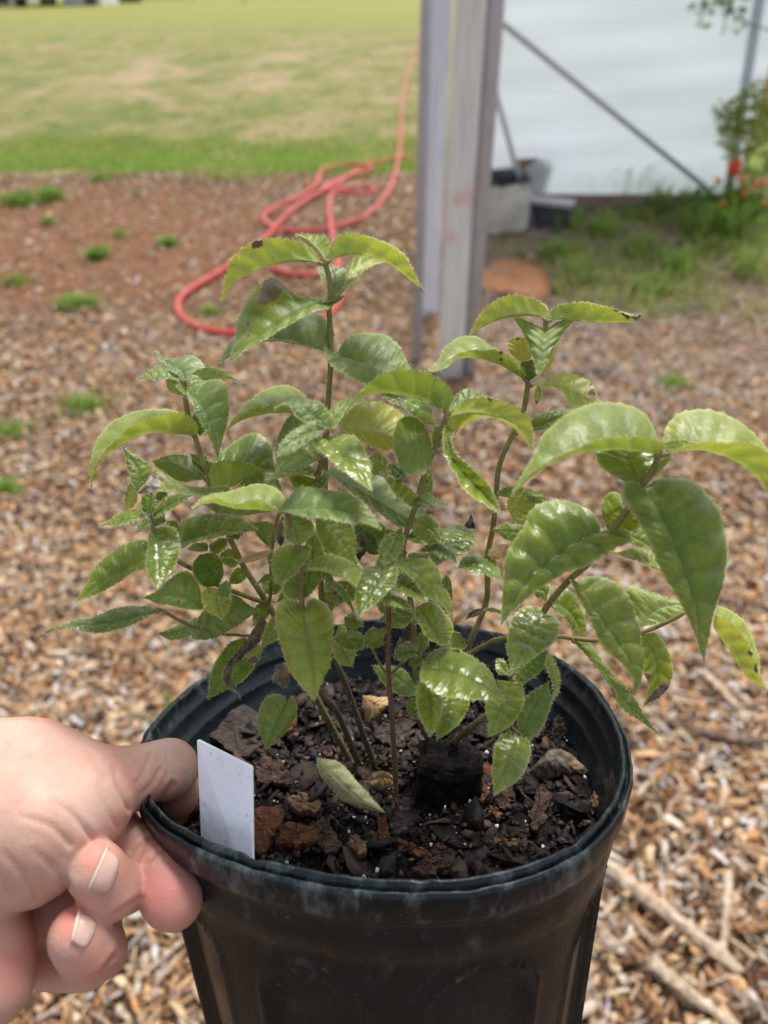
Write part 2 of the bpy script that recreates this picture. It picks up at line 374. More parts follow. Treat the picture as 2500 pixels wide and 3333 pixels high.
# single weed tufts on the mulch
def tuft(px, py, rad, h, n, label, dense=.6, t=(0, .45)):
    c = G(px, py); gg = np.random.default_rng(int(px*7+py)); a = gg.uniform(0, 2*np.pi, n); r = rad*np.minimum(np.abs(gg.normal(0, .55, n)), 1.1)
    pts = np.stack([c[0]+r*np.cos(a)*1.25, c[1]+r*np.sin(a), 0*a], 1); v, f, cc = blades(pts, h*1.35, .0045, int(px), .9, t)
    tag(mesh('weed_tuft', v, f, GRASS, origin=c, cols={'tint': cc}), label, 'weed', 'green weed tufts on the mulch')
for a in ((45, 442, .13, .06, 420, 'widest green tuft on the red soil at the far left edge'), (110, 432, .10, .06, 380, 'green tuft just right of the widest tuft at the far left'),
          (210, 558, .055, .045, 260, 'small round bright tuft on the mulch left of the upper hose coil'), (363, 532, .05, .04, 200, 'small bright tuft between the round tuft and the hose'),
          (215, 392, .08, .045, 160, 'thin green tuft just below the lawn edge'), (262, 510, .07, .03, 130, 'sparse flat tuft left of the small bright tuft'),
          (107, 486, .04, .04, 100, 'tiny tuft below the two widest tufts'), (170, 662, .10, .035, 420, 'broad low green patch left of the red hose loop'),
          (185, 882, .085, .03, 300, 'low green patch left of the shorter left shoot of the plant'), (455, 685, .06, .04, 90, 'thin grass inside the red hose loop'),
          (35, 612, .09, .03, 140, 'sparse tuft at the left edge above the broad low patch'), (30, 940, .06, .03, 160, 'green tuft at the left edge level with the plant'),
          (1455, 838, .07, .03, 160, 'faint green tuft on the mulch right of the right shoot'), (295, 422, .04, .03, 60, 'tiny faint tuft on the red soil'),
          (15, 1065, .05, .03, 120, 'lowest green tuft at the left edge of the mulch'), (380, 1545, .04, .02, 90, 'few grass blades beside the back of the thumb')): tuft(*a)

# ------------------------------------------------------------------ hose
m = NT('red_rubber'); n = m.noise(m.obj(), 60, 3); n8 = m.noise(m.obj(), 7, 5, .6); rc = m.mix(m.math('MULTIPLY', n, .35), (.60, .045, .04), (.60, .13, .10)); rc = m.mix(m.math('MULTIPLY', m.step(n8, .45, .68), .5), rc, (.50, .17, .12)); RUB = m.done(m.bsdf(rc, .42, Specular_IOR_Level=.4))
HP = [(893, 335), (800, 353), (735, 392), (660, 432), (605, 478), (572, 515), (489, 577), (431, 612), (392, 640), (384, 668), (402, 693), (440, 711), (500, 719), (600, 716), (690, 690), (735, 650), (733, 590), (716, 500), (712, 440), (722, 415), (770, 402), (805, 405), (808, 415), (770, 418), (715, 414), (700, 405), (740, 385), (800, 366), (790, 357), (735, 358), (698, 366), (685, 395), (655, 420), (600, 445), (572, 462), (578, 485), (620, 498), (680, 497), (745, 483), (795, 462), (835, 420), (856, 365), (866, 300), (868, 230), (880, 165), (900, 100), (912, 60)]
hp = [G(x, y, .024 + (.020 if i in (3, 17, 18, 19, 27, 28, 38) else 0)) for i, (x, y) in enumerate(HP)]
v, f = tube(catmull(hp, 420), .0138, 12)
tag(mesh('garden_hose', v, f, RUB), 'long red rubber garden hose lying in loops on mulch and lawn', 'hose')
ring = [(735, 565), (712, 580), (680, 591), (640, 592), (600, 583), (570, 568), (560, 552), (590, 546), (640, 548), (700, 552)]
v, f = tube(catmull([G(x, y, .024) for i, (x, y) in enumerate(ring)], 90), .0132, 12)
tag(mesh('garden_hose', v, f, RUB), 'short loop of red hose lying right behind the top leaves of the plant', 'hose')
# ------------------------------------------------------------------ greenhouse end
def paint(name, col, rough=.5, spots=None, sscale=30, metal=0.0, bs=.2):
    m = NT(name); o = m.pos(); n = m.noise(o, sscale, 5, .6)
    c = m.mix(m.math('MULTIPLY', m.step(n, .4, .75), .6), col, spots or tuple(x*.6 for x in col))
    return m.done(m.bsdf(c, rough, m.bump(n, bs, .003), Metallic=metal))
GALV = paint('galvanised_pipe', (.46, .49, .55), .45, (.36, .39, .44), 25, .1)
GALVD = paint('dull_pipe', (.50, .52, .56), .5, (.40, .42, .45), 25, .1)
m = NT('weathered_post'); o = m.pos(); gr = m.noise(m.stretch(o, 9, 9, .5), 9, 5, .65); n = m.noise(o, 6, 4)
c = m.ramp(gr, [(.3, (.56, .57, .54)), (.55, (.76, .78, .76)), (.75, (.84, .86, .84))]); x, y, z = m.sep(o)
spot = m.math('MULTIPLY', m.step(m.noise(o, 9, 3), .46, .6), m.math('MULTIPLY', m.step(m.math('ABSOLUTE', m.math('SUBTRACT', z, .60)), .12, .03), .55))
gm = m.math('MULTIPLY', m.step(m.math('ADD', z, m.math('MULTIPLY', m.noise(o, 14, 5, .7), .35)), .42, .14), .6); c = m.mix(gm, c, (.26, .19, .14)); POST = m.done(m.bsdf(m.mix(spot, c, (.72, .22, .22)), .75, m.bump(gr, .5, .004)))
m = NT('plastic_sheet'); o = m.pos(); n = m.noise(m.stretch(o, .35, 1, 3.2), 3.2, 5, .6, .8); n2 = m.noise(o, 1.2, 2)
sheetc = m.mix(m.step(n, .35, .7), (.80, .86, .90), (.86, .90, .93))
d = m.bsdf(sheetc, .35, m.bump(n, .8, .05)); t = m.n('BsdfTranslucent'); t.inputs[0].default_value = (.70, .79, .85, 1)
x = m.n('MixShader'); x.inputs[0].default_value = .45; m.l(d, x.inputs[1]); m.l(t.outputs[0], x.inputs[2]); SHEET = m.done(x.outputs[0])
m = NT('white_film'); o = m.pos(); n = m.noise(m.stretch(o, 6, 6, 1), 5, 4, .6)
FILM = m.done(m.bsdf(m.mix(m.step(n, .4, .7), (.66, .69, .82), (.80, .82, .90)), .3, m.bump(n, .6, .01)))
WOODB = bark_mat('base_board', (.14, .10, .08), (.26, .19, .15), (.38, .30, .24), 12, (.4, 1, 4))
gb = empty('greenhouse', G(990, 825))
tag(gb, 'open plastic covered greenhouse end with weathered post, pipes and diagonal braces', 'greenhouse')
b = G(973, 826); v, f = box((b[0], b[1]+.05, 0), .080, .09, 2.6, R(4), .004); mesh('wooden_post', v, f, POST, gb, smooth=False)
q = G(1013, 824); v, f = tube([(q[0], q[1]+.05, -.05), (q[0], q[1]+.05, 2.6)], .030, 18); mesh('corner_pipe', v, f, GALVD, gb)
q = G(900, 785); v, f = tube([(q[0], q[1], -.05), (q[0], q[1], 2.6)], .0185, 14); mesh('front_pipe', v, f, GALV, gb)
q = G(929, 682); v, f = box((q[0], q[1], 0), .072, .03, 2.6, R(6), .004); mesh('white_wrapped_board', v, f, FILM, gb, smooth=False)
# wall of film, rippled
WY = 4.92
x0, x1 = PY(1040, 300, WY)[0], PY(1615, 300, WY)[0]+.02; zb = PY(1300, 418, WY)[2]
nx_, nz_ = 90, 70; XX, ZZ = np.meshgrid(np.linspace(x0, x1, nx_), np.linspace(zb-.04, 2.7, nz_))
YY = WY + .004*np.sin(ZZ*13+XX*2.5) + .003*np.sin(ZZ*29-XX*4) + .006*np.sin(XX*8+ZZ*2)
idx = np.arange(nx_*nz_).reshape(nz_, nx_); sf = np.stack([idx[:-1, :-1].ravel(), idx[:-1, 1:].ravel(), idx[1:, 1:].ravel(), idx[1:, :-1].ravel()], 1)
mesh('plastic_wall', np.stack([XX.ravel(), YY.ravel(), ZZ.ravel()], 1), sf, SHEET, gb)
p = PY(1300, 418, WY); xr = PY(1700, 410, WY)[0]
v, f = box(((x0+xr)/2+.1, WY-.03, 0), xr-x0-.2, .045, p[2], 0, .003); mesh('base_board', v, f, WOODB, gb, smooth=False)
def pipe(a, b, r, mat, name): v, f = tube([a, b], r, 12); return mesh(name, v, f, mat, gb)
pipe(PY(1050, 22, 4.3), PY(1528, 408, 4.80), .0150, GALVD, 'diagonal_brace')
pipe(PY(1060, 160, 4.3), G(1152, 500), .0140, GALVD, 'short_brace')
pipe(PY(1650, -60, 4.85), G(1563, 480), .030, GALVD, 'side_pipe')
# ------------------------------------------------------------------ clutter at the foot of the wall
SACK = paint('sack_cloth', (.56, .54, .47), .8, (.40, .38, .31), 14, bs=.8)
def blob(c, rx, ry, rz, seed, amp=.12, n=24):
    gg = np.random.default_rng(seed); V = []; Fs = []
    ph = gg.uniform(0, 6, 6)
    for i in range(n+1):
        a = math.pi*i/n
        for j in range(n):
            b_ = 2*math.pi*j/n; k = 1 + amp*(math.sin(3*b_+ph[0])*math.sin(2*a+ph[1]) + .6*math.sin(5*b_+ph[2]+3*a) + .4*math.sin(9*a+ph[3]+2*b_))
            s_ = abs(math.cos(a))**.6*(1 if math.cos(a) > 0 else -1)
            V.append((c[0]+rx*k*math.sin(a)**.7*math.cos(b_), c[1]+ry*k*math.sin(a)**.7*math.sin(b_), max(0, c[2]+rz*(1+k*s_*.98))))
    for i in range(n):
        for j in range(n): Fs.append((i*n+j, i*n+(j+1) % n, (i+1)*n+(j+1) % n, (i+1)*n+j))
    return V, Fs
c = G(1088, 522); c = c + np.array([0, .14, 0]); v, f = blob(c, .145, .13, .155, 3)
sk = mesh('sack', v, f, SACK, origin=c); tag(sk, 'pale slumped sack standing behind the post by the plastic wall', 'sack')
BLK = paint('black_plastic_scrap', (.03, .03, .035), .5)
v, f = blob(c+np.array([-.01, -.01, .29]), .10, .09, .03, 9, .35); tag(mesh('black_rag', v, f, BLK), 'crumpled black plastic lying on top of the pale sack', 'plastic')
CARD = paint('cardboard', (.27, .19, .14), .85, (.16, .11, .08), 20)
def openbox(c, sx, sy, sz, th, rot, flare=1.15):
    V, Fs = [], []
    def ring(w_, d_, z): return [(x*w_/2, y*d_/2, z) for x, y in ((-1, -1), (1, -1), (1, 1), (-1, 1))]
    rs = [ring(sx, sy, 0), ring(sx*flare, sy*flare, sz), ring(sx*flare-2*th, sy*flare-2*th, sz), ring(sx-2*th, sy-2*th, th)]
    ca, sa = math.cos(rot), math.sin(rot)
    for r_ in rs: V += [(c[0]+x*ca-y*sa, c[1]+x*sa+y*ca, c[2]+z) for x, y, z in r_]
    for k in range(3):
        for j in range(4): Fs.append((k*4+j, k*4+(j+1) % 4, (k+1)*4+(j+1) % 4, (k+1)*4+j))
    Fs += [(3, 2, 1, 0), (12, 13, 14, 15)]; return V, Fs
c = G(1140, 470); c = c+np.array([0, .12, .0])
v, f = box(c, .16, .16, .20, R(12), .004); tag(mesh('wooden_block', v, f, CARD, smooth=False), 'brown wooden block carrying the open box by the plastic wall', 'block')
v, f = openbox(c+np.array([0, 0, .203]), .19, .17, .14, .008, R(12), 1.2); tag(mesh('open_box', v, f, CARD, smooth=False), 'brown open cardboard box standing on the wooden block', 'box')
c = G(1190, 502); v, f = openbox(c+np.array([0, .13, 0]), .26, .22, .13, .01, R(-14), 1.1)
BLUEB = paint('dark_tray', (.055, .065, .085), .5); tag(mesh('plastic_tray', v, f, BLUEB, smooth=False), 'dark blue grey plastic tray on the ground right of the short brace', 'tray')
v, f = box(c+np.array([0, .13, .134]), .29, .13, .022, R(-24), .01); tag(mesh('white_board', v, f, paint('white_board', (.55, .53, .52), .6), smooth=False), 'small off white board lying across the dark tray', 'board')
CLAY = paint('clay_slab', (.47, .20, .075), .9, (.32, .15, .07), 12, bs=.9)
c = G(1105, 640); v, f = blob(c+np.array([.03, .22, -.02]), .20, .27, .026, 5, .14); tag(mesh('clay_mound', v, f, CLAY), 'low orange clay mound on the ground right of the wooden post', 'mound')
# ------------------------------------------------------------------ plants by the wall
LEAFY = blade_mat('garden_leaves', [(0, (.10, .20, .035)), (.5, (.22, .33, .06)), (1, (.44, .44, .13))], .4)
def leafcloud(cs, n, size, seed, tint, flat=.5):
    """n small pointed leaves round each centre (x,y,z,rx,ry,rz)"""
    gg = np.random.default_rng(seed); V = []; C = []
    for (x, y, z, rx, ry, rz, k) in cs:
        for i in range(int(n*k)):
            d = gg.normal(0, 1, 3); d /= np.linalg.norm(d); d *= gg.uniform(.35, 1)**.5
            p = np.array([x, y, z]) + d*np.array([rx, ry, rz]); u = gg.normal(0, 1, 3); u[2] = u[2]*flat-.3; u /= np.linalg.norm(u)
            s_ = np.cross(u, gg.normal(0, 1, 3)); s_ /= np.linalg.norm(s_); L = size*gg.uniform(.6, 1.3); nrm = np.cross(u, s_)
            V += [p, p+u*L*.45+s_*L*.26, p+u*L+nrm*L*.12, p+u*L*.45-s_*L*.26]; C += [[gg.uniform(*tint)]*3+[1]]*4
    V = np.array(V); f = np.arange(len(V)).reshape(-1, 4); return V, f, np.array(C)
tp = G(1625, 470); tp = tp + np.array([.05, .0, 0])
tr = empty('tomato_plant', tp); tag(tr, 'yellowing tomato plant with one red fruit beside the right pipe', 'plant')
stp = [tp, tp+np.array([.03, 0, .5]), tp+np.array([-.02, 0, 1.0]), tp+np.array([.05, 0, 1.7])]; v, f = tube(catmull(stp, 20), .008, 8); mesh('stem', v, f, LEAFY, tr)
def at(x, y, Y=4.6): return PY(x, y, Y)
cs = []
for (x, y, r_, k) in ((1640, 250, .13, 1.2), (1600, 300, .12, 1.2), (1650, 340, .15, 1.4), (1625, 400, .10, 1), (1580, 265, .07, .5), (1560, 240, .05, .3), (1655, 200, .10, .8), (1590, 225, .05, .35)):
    q = at(x, y); cs.append((q[0], q[1], q[2], r_, r_*.8, r_, k))
v, f, cc = leafcloud(cs, 130, .045, 31, (.3, 1)); mesh('foliage', v, f, LEAFY, tr, cols={'tint': cc})
FR = NT('tomato_skin'); FR = FR.done(FR.bsdf((.62, .06, .02), .3)); q = at(1586, 362, 4.5); v, f = blob(q-np.array([0, 0, .045]), .036, .036, .046, 4, .02, 16); v = [(a, b_, c_) for a, b_, c_ in v]; mesh('tomato', v, f, FR, tr)
vn = empty('climbing_vine', at(1600, 60, 4.7)); tag(vn, 'thin green vine hanging over the top of the right pipe', 'vine')
for k, pl in enumerate(([(1545, -20), (1570, 20), (1615, 50), (1680, 70)], [(1530, -10), (1518, 15), (1512, 60)], [(1590, -20), (1570, 35), (1560, 75)])):
    v, f = tube(catmull([at(x, y, 4.7) for x, y in pl], 14), .004, 5); mesh('tendril', v, f, LEAFY, vn)
cs = [(*at(x, y, 4.7), .05, .04, .05, k) for x, y, k in ((1520, 15, .5), (1540, 5, .4), (1590, 10, .5), (1600, 50, .5), (1575, 20, .3), (1515, 45, .2))]
v, f, cc = leafcloud(cs, 26, .05, 33, (.1, .6)); mesh('foliage', v, f, LEAFY, vn, cols={'tint': cc})
def clump(px, py, n, h, wd, label, cat, name, t=(0, .5), lean=.8, rad=.05, seed=1):
    c = G(px, py); gg = np.random.default_rng(seed); a = gg.uniform(0, 6.28, n); r_ = rad*gg.uniform(0, 1, n)
    v, f, cc = blades(np.stack([c[0]+r_*np.cos(a), c[1]+r_*np.sin(a), 0*a], 1), h, wd, seed, lean, t, .55)
    return tag(mesh(name, v, f, GRASS, origin=c, cols={'tint': cc}), label, cat)
clump(1340, 452, 70, .36, .006, 'wispy clump of long grass in front of the middle of the plastic wall', 'grass clump', 'grass_clump', (.1, .5), 1.1, .10, 41)
clump(1412, 470, 60, .26, .008, 'bushier green grass clump under the low end of the diagonal brace', 'grass clump', 'grass_clump', (0, .4), 1.0, .10, 42)
clump(1570, 535, 46, .34, .016, 'strap leaved green clump in front of the orange flowers', 'plant', 'strap_leaf_plant', (0, .45), 1.0, .06, 43)
clump(1235, 505, 90, .16, .005, 'tall thin grass tuft beside the dark tray', 'grass clump', 'grass_clump', (.1, .5), .8, .14, 44)
for i_, (x_, y_, h_, lb) in enumerate(((1300, 520, .13, 'yellow green grass tuft right of the dark tray'), (1380, 560, .12, 'bright grass tuft in the middle of the straw bed'), (1460, 600, .13, 'bright grass tuft at the lower right of the straw bed'),
        (1250, 610, .11, 'low bright grass tuft beside the orange clay mound'), (1400, 640, .10, 'short grass tuft at the front of the straw bed'), (1500, 520, .16, 'wispy pale grass tuft left of the strap leaved clump'), (1620, 600, .13, 'grass tuft at the right edge below the orange flowers'), (1200, 560, .09, 'small tuft behind the orange clay mound'))):
    clump(x_, y_, 130, h_*1.25, .006, lb, 'grass tuft', 'grass_tuft', (.2, .65), .9, .11, 60+i_)
mg = empty('marigold_plant', G(1600, 470)); tag(mg, 'low leafy flowering plant with small orange blooms under the tomato plant', 'flowers')
cs = [(*at(x, y, 4.55), .10, .08, .07, 1) for x, y in ((1560, 420), (1600, 430), (1640, 440), (1530, 440), (1580, 460), (1640, 480), (1500, 425))]
v, f, cc = leafcloud(cs, 130, .035, 35, (0, .45)); mesh('foliage', v, f, LEAFY, mg, cols={'tint': cc})
OR = NT('orange_petals'); OR = OR.done(OR.bsdf((.80, .22, .03), .6))
for x, y in ((1560, 440), (1652, 440), (1632, 399), (1650, 396), (1601, 386), (1608, 420), (1552, 390)):
    q = at(x, y, 4.42); v, f = blob(q-np.array([0, 0, .012]), .017, .017, .013, int(x), .25, 10); mesh('bloom', v, f, OR, mg)
# more garden beyond the right pipe
v, f = box(PY(1700, 160, 9)*np.array([1, 1, 0]), .9, .5, 1.35, 0, .05); tag(mesh('clay_heap', *blob(PY(1720, 300, 9)*np.array([1, 1, 0]), .7, .6, .55, 8, .12), CLAY), 'orange clay heap seen past the right pipe', 'heap')
# ------------------------------------------------------------------ far end of the lawn
WHT = paint('white_siding', (.72, .73, .74), .6); DRK = paint('dark_fence_wood', (.10, .10, .11), .8, bs=.5); GLS = paint('dark_glass', (.04, .05, .06), .1)
CARP = paint('silver_paint', (.42, .47, .53), .3, metal=.4); TYR = paint('tyre_rubber', (.03, .03, .03), .8)
c = G(72, 15); cr = empty('parked_car', (c[0], c[1], 0)); tag(cr, 'silver blue car parked under the shed at the far end of the lawn', 'car')
prof = [(-2.1, .35), (-2.15, .75), (-1.9, .95), (-1.1, 1.02), (-.6, 1.42), (.8, 1.45), (1.45, 1.02), (2.05, .92), (2.15, .6), (2.1, .35)]
v = [(c[0]+s*.82*(.86 if 1.3 < z else 1), c[1]+y_+2, z) for s in (-1, 1) for y_, z in prof]; n_ = len(prof)
f = [tuple(range(n_))[::-1], tuple(range(n_, 2*n_))] + [(i, (i+1) % n_, n_+(i+1) % n_, n_+i) for i in range(n_)]
mesh('body', v, f, CARP, cr, smooth=False)
v, f = box((c[0], c[1]+2-1.0, 1.06), 1.36, .04, .3); v = [(x, y_+(z-1.06)*1.15-.14, z) for x, y_, z in v]; mesh('rear_window', v, f, GLS, cr, smooth=False)
for sx in (-.72, .72):
    for sy in (-1.35, 1.35):
        v, f = tube([(c[0]+sx-.1, c[1]+2+sy, .33), (c[0]+sx+.1, c[1]+2+sy, .33)], .33, 20); mesh('wheel', v, f, TYR, cr, smooth=False)
    v, f = box((c[0]+sx*.9, c[1]-.16, .68), .22, .04, .16); mesh('tail_light', v, f, FR, cr, smooth=False)
def hut(px0, px1, py, Y, H, label, wall, name='white_shed', roofm=DRK):
    a, b_ = PY(px0, py, Y), PY(px1, py, Y); wdt = b_[0]-a[0]; e = empty(name, ((a[0]+b_[0])/2, Y, 0)); tag(e, label, 'shed')
    v, f = box(((a[0]+b_[0])/2, Y+1.5, 0), wdt, 3, H, 0, .02); mesh('wall', v, f, wall, e, smooth=False)
    v = [((a[0]-.2), Y-.2, H), (b_[0]+.2, Y-.2, H), (b_[0]+.2, Y+3.2, H), (a[0]-.2, Y+3.2, H), (a[0]-.2, Y+1.5, H+.8), (b_[0]+.2, Y+1.5, H+.8)]
    mesh('roof', v, [(0, 1, 5, 4), (2, 3, 4, 5), (0, 4, 3), (1, 2, 5), (3, 2, 1, 0)], roofm, e, smooth=False)
    v, f = box(((a[0]+b_[0])/2+wdt*.22, Y-.03, .02), min(.9, wdt*.3), .05, 2.0); mesh('door', v, f, DRK, e, smooth=False)
hut(-60, 35, 16, 46, 2.6, 'white shed at the far upper left corner, left of the car', WHT)
hut(140, 222, 18, 45, 2.6, 'white shed directly right of the parked car', WHT)
a, b_ = PY(225, 10, 50), PY(300, 10, 50)
fe = empty('board_fence', ((a[0]+b_[0])/2, 50, 0)); tag(fe, 'dark board fence right of the white shed at the far end of the lawn', 'fence')
for k in range(14):
    x = a[0]+(b_[0]-a[0])*k/13; v, f = box((x, 50, 0), .16, .04, 1.7); mesh('board', v, f, DRK, fe, smooth=False)
TRK = bark_mat('tree_bark', (.04, .03, .02), (.10, .08, .06), (.18, .15, .12), 6); CRN = blade_mat('tree_leaves', [(0, (.035, .08, .015)), (.6, (.08, .15, .03)), (1, (.14, .20, .04))], .3)
for k, (px, Y, H, lab) in enumerate(((42, 44, 6, 'dark leafy tree left of the car at the far end of the lawn'), (300, 52, 7, 'dark leafy tree behind the board fence'), (420, 60, 8, 'broad tree behind the far lawn, right of the fence'), (640, 66, 8, 'tree at the end of the lawn straight above the tallest shoot'), (800, 70, 9, 'rightmost tree behind the far lawn'))):
    x = PY(px, 10, Y)[0]; e = empty('tree', (x, Y, 0)); tag(e, lab, 'tree', 'trees beyond the lawn')
    v, f = tube(catmull([(x, Y, -.1), (x+.1, Y, H*.3), (x-.1, Y, H*.6)], 8), np.linspace(.22, .10, 8), 10); mesh('trunk', v, f, TRK, e)
    gg = np.random.default_rng(k); cs = [(x+gg.normal(0, 1.2), Y+gg.normal(0, 1), H*.62+gg.normal(0, .9), 1.1, 1.1, .8, 1) for _ in range(9)]
    v, f, cc = leafcloud(cs, 90, .42, 50+k, (0, 1)); mesh('crown', v, f, CRN, e, cols={'tint': cc})
q = PY(528, 10, 48); v, f = tube([(q[0], 48, 0), (q[0], 48, .9)], .09, 10); tag(mesh('marker_post', v, f, WHT), 'short white post at the far end of the lawn', 'post')
# ------------------------------------------------------------------ pot (held tilted)
PCc = np.array([-.00057, -.07048, -.25917]); _a, _b = .2585, -.0408
PN = np.array([math.sin(_b), math.cos(_a)*math.cos(_b), math.sin(_a)*math.cos(_b)])
PU = np.cross(PN, [0, 0, 1.]); PU /= np.linalg.norm(PU); PV = np.cross(PN, PU)
PC = cam2world(PCc); WN, WU, WV = MR @ PN, MR @ PU, MR @ PV
def pot(r, th, z):                        # pot's own cylindrical frame -> world
    r, th, z = np.broadcast_arrays(np.asarray(r, float), th, z)
    return PC + (r*np.cos(th))[..., None]*WU + (r*np.sin(th))[..., None]*WV + z[..., None]*WN
def soil_pt(x, y, off=-.024):             # where the viewing ray meets the soil level
    r = MR @ ray(x, y); o = PC + off*WN; t = np.dot(o-CO, WN)/np.dot(r, WN); return CO + r*t
m = NT('nursery_pot_plastic'); o = m.obj(); g2 = m.noise(o, 55, 5, .65); g3 = m.noise(o, 260, 4, .7); st = m.noise(m.stretch(o, 1, 1, .35), 120, 4, .7)
colr = m.mix(m.step(g2, .45, .75), (.004, .009, .011), (.011, .018, .020))
colr = m.mix(m.math('MULTIPLY', m.step(g3, .60, .78), .5), colr, (.045, .05, .05))
A = m.n('Attribute', attribute_name='wear_highlight').outputs['Fac']
scuff_highlight = m.math('MULTIPLY', m.step(m.math('ADD', st, m.math('MULTIPLY', A, .14)), .60, .84), m.math('MULTIPLY', A, .8))
colr = m.mix(scuff_highlight, colr, (.15, .18, .19))
speck = m.step(m.noise(o, 700, 2, .5), .70, .76); colr = m.mix(m.math('MULTIPLY', speck, .35), colr, (.22, .20, .17))
POTM = m.done(m.bsdf(colr, m.ramp(g2, [(.35, .24), (.7, .42)]), m.bump(m.math('ADD', g3, m.math('MULTIPLY', g2, .6)), .25, .0006), Specular_IOR_Level=.36))
NTH = 360
def rimdev(t):                            # the thin pot is squeezed out of round
    return .001*(.65*np.cos(t)-.44*np.sin(t)-1.34*np.cos(2*t)-.99*np.sin(2*t)-1.27*np.cos(3*t)-1.6*np.sin(3*t)-.47*np.cos(4*t)+1.26*np.sin(4*t)) - .0004
th = np.arange(NTH)*2*np.pi/NTH
prof = [(.060, -.150), (.068, -.090), (.0705, -.060), (.0725, -.040), (.0733, -.030), (.0738, -.0225), (.0752, -.0215), (.0757, -.016), (.0761, -.0145), (.0775, -.0136), (.0779, -.008), (.0782, -.0065), (.0795, -.0056), (.0799, -.001), (.0804, .0006), (.0812, .0004), (.0813, -.0022), (.0816, -.0034), (.0822, -.0033), (.0825, -.0012), (.0831, -.0010), (.0836, -.0026),
        (.0832, -.0060), (.0827, -.0095), (.0822, -.0112), (.0806, -.0122), (.0798, -.0150), (.0794, -.0200), (.0789, -.0255), (.0780, -.0268), (.0775, -.0300)]
for z in np.linspace(-.033, -.158, 64): prof.append((.0770 + (z+.033)*.088, z))
prof += [(.0648, -.162), (.060, -.163), (0.0005, -.163), (.0005, -.150)]
gq = np.random.default_rng(5); ph = gq.uniform(0, 6.28, 12)
V = []; W = []
rimn = sum(np.sin(k*th+ph[i])*a for i, (k, a) in enumerate([(9, .00012), (17, .0001), (29, .00012), (47, .0001), (71, .00008)]))
nick = np.zeros(NTH)
for _ in range(46): c_ = gq.integers(0, NTH); nick[(c_+np.arange(gq.integers(2, 6))) % NTH] -= gq.uniform(.0001, .00045)
for i, (r, z) in enumerate(prof):
    rr = np.full(NTH, r) + rimn*max(0, 1+z/.05)*.8 + (rimdev(th)*max(0, 1+z/.12) if r > .05 else 0); zz = np.full(NTH, z)
    if 12 <= i <= 16: zz = zz + nick*(1 if i in (13, 14, 15) else .3)
    if 18 <= i <= 21: zz = zz + np.roll(nick, 40)*.4
    if r > .05 and i > 30:                # arched panels pressed into the wall
        sect = 2*np.pi/10; u_ = (((th+.30) % sect)/sect-.5)*sect*.074      # arc distance from panel centre
        hw = .0155; top = -.0335
        dtop = (top - hw) ; d = np.where(z > dtop, np.hypot(u_, z-dtop) - hw, np.abs(u_)-hw)
        s_ = np.clip((d+.0022)/.0022, 0, 1); s_ = s_*s_*(3-2*s_); ridge = np.exp(-((d-.0007)/.0008)**2)*.0006
        rr = rr - .0036*(1-s_) + ridge*1.5
    V.append(pot(rr, th, zz))
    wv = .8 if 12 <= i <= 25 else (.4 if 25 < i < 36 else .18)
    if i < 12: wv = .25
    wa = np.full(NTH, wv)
    if i > 30 and r > .05: wa = wa + .75*ridge/.0006*(.6+.4*np.sin(th*13))  # highlight along the panel ridges, painted in with the scuff colour
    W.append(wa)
V = np.vstack(V); npf = len(prof); k = np.arange(NTH); f = []
for i in range(npf-1): f.append(np.stack([i*NTH+k, (i+1)*NTH+k, (i+1)*NTH+(k+1) % NTH, i*NTH+(k+1) % NTH], 1)[:, ::-1])
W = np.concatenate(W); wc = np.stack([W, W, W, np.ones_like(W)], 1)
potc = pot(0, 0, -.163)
tag(mesh('plant_pot', V, np.vstack(f), POTM, origin=potc, cols={'wear_highlight': wc}), 'round black green plastic nursery pot with arched wall panels held up by its rim', 'plant pot')

# ------------------------------------------------------------------ potting soil
m = NT('potting_soil'); o = m.obj(); n1 = m.noise(o, 260, 6, .75); n2 = m.noise(o, 900, 4, .7); n3 = m.noise(o, 60, 3)
c = m.ramp(n1, [(.3, (.004, .003, .003)), (.5, (.014, .010, .008)), (.65, (.05, .032, .022)), (.8, (.12, .08, .055))])
SOIL = m.done(m.bsdf(c, m.ramp(n3, [(.4, .45), (.6, .85)]), m.bump(m.math('ADD', n1, n2), 1, .003), Specular_IOR_Level=.3))
nr, na = 46, 180; rr_ = np.linspace(0.0004, .0765, nr); aa = np.arange(na)*2*np.pi/na
RR, AA = np.meshgrid(rr_, aa, indexing='ij'); gx_, gy_ = RR*np.cos(AA), RR*np.sin(AA)
def soilh(x, y):
    return -.026 + .0016*np.sin(x*170+1)*np.cos(y*140) + .0012*np.sin(x*330+y*270) + .0008*np.cos(y*520-x*310) + .002*np.exp(-((x-.005)**2+(y-.01)**2)/.0012)
RR = RR*(1+rimdev(AA)/.083*.8); ZZs = soilh(gx_, gy_) + gq.normal(0, .0005, RR.shape)
V = pot(RR, AA, ZZs).reshape(-1, 3); k = np.arange(na); f = [np.stack([i*na+k, (i+1)*na+k, (i+1)*na+(k+1) % na, i*na+(k+1) % na], 1) for i in range(nr-1)]
tag(mesh('potting_soil', V, np.vstack(f), SOIL), 'dark damp potting mix filling the black pot', 'soil', kind='stuff')
m = NT('bark_bits'); a = m.n('Attribute', attribute_name='tint').outputs['Color']; o = m.obj(); n = m.noise(o, 500, 4, .7)
BITS = m.done(m.bsdf(m.mix(m.math('MULTIPLY', m.step(n, .45, .7), .6), a, (.012, .008, .006)), .6, m.bump(n, .8, .0012), Specular_IOR_Level=.35))
def soil_frame(x, y):
    return pot(np.hypot(x, y), math.atan2(y, x), soilh(x, y))
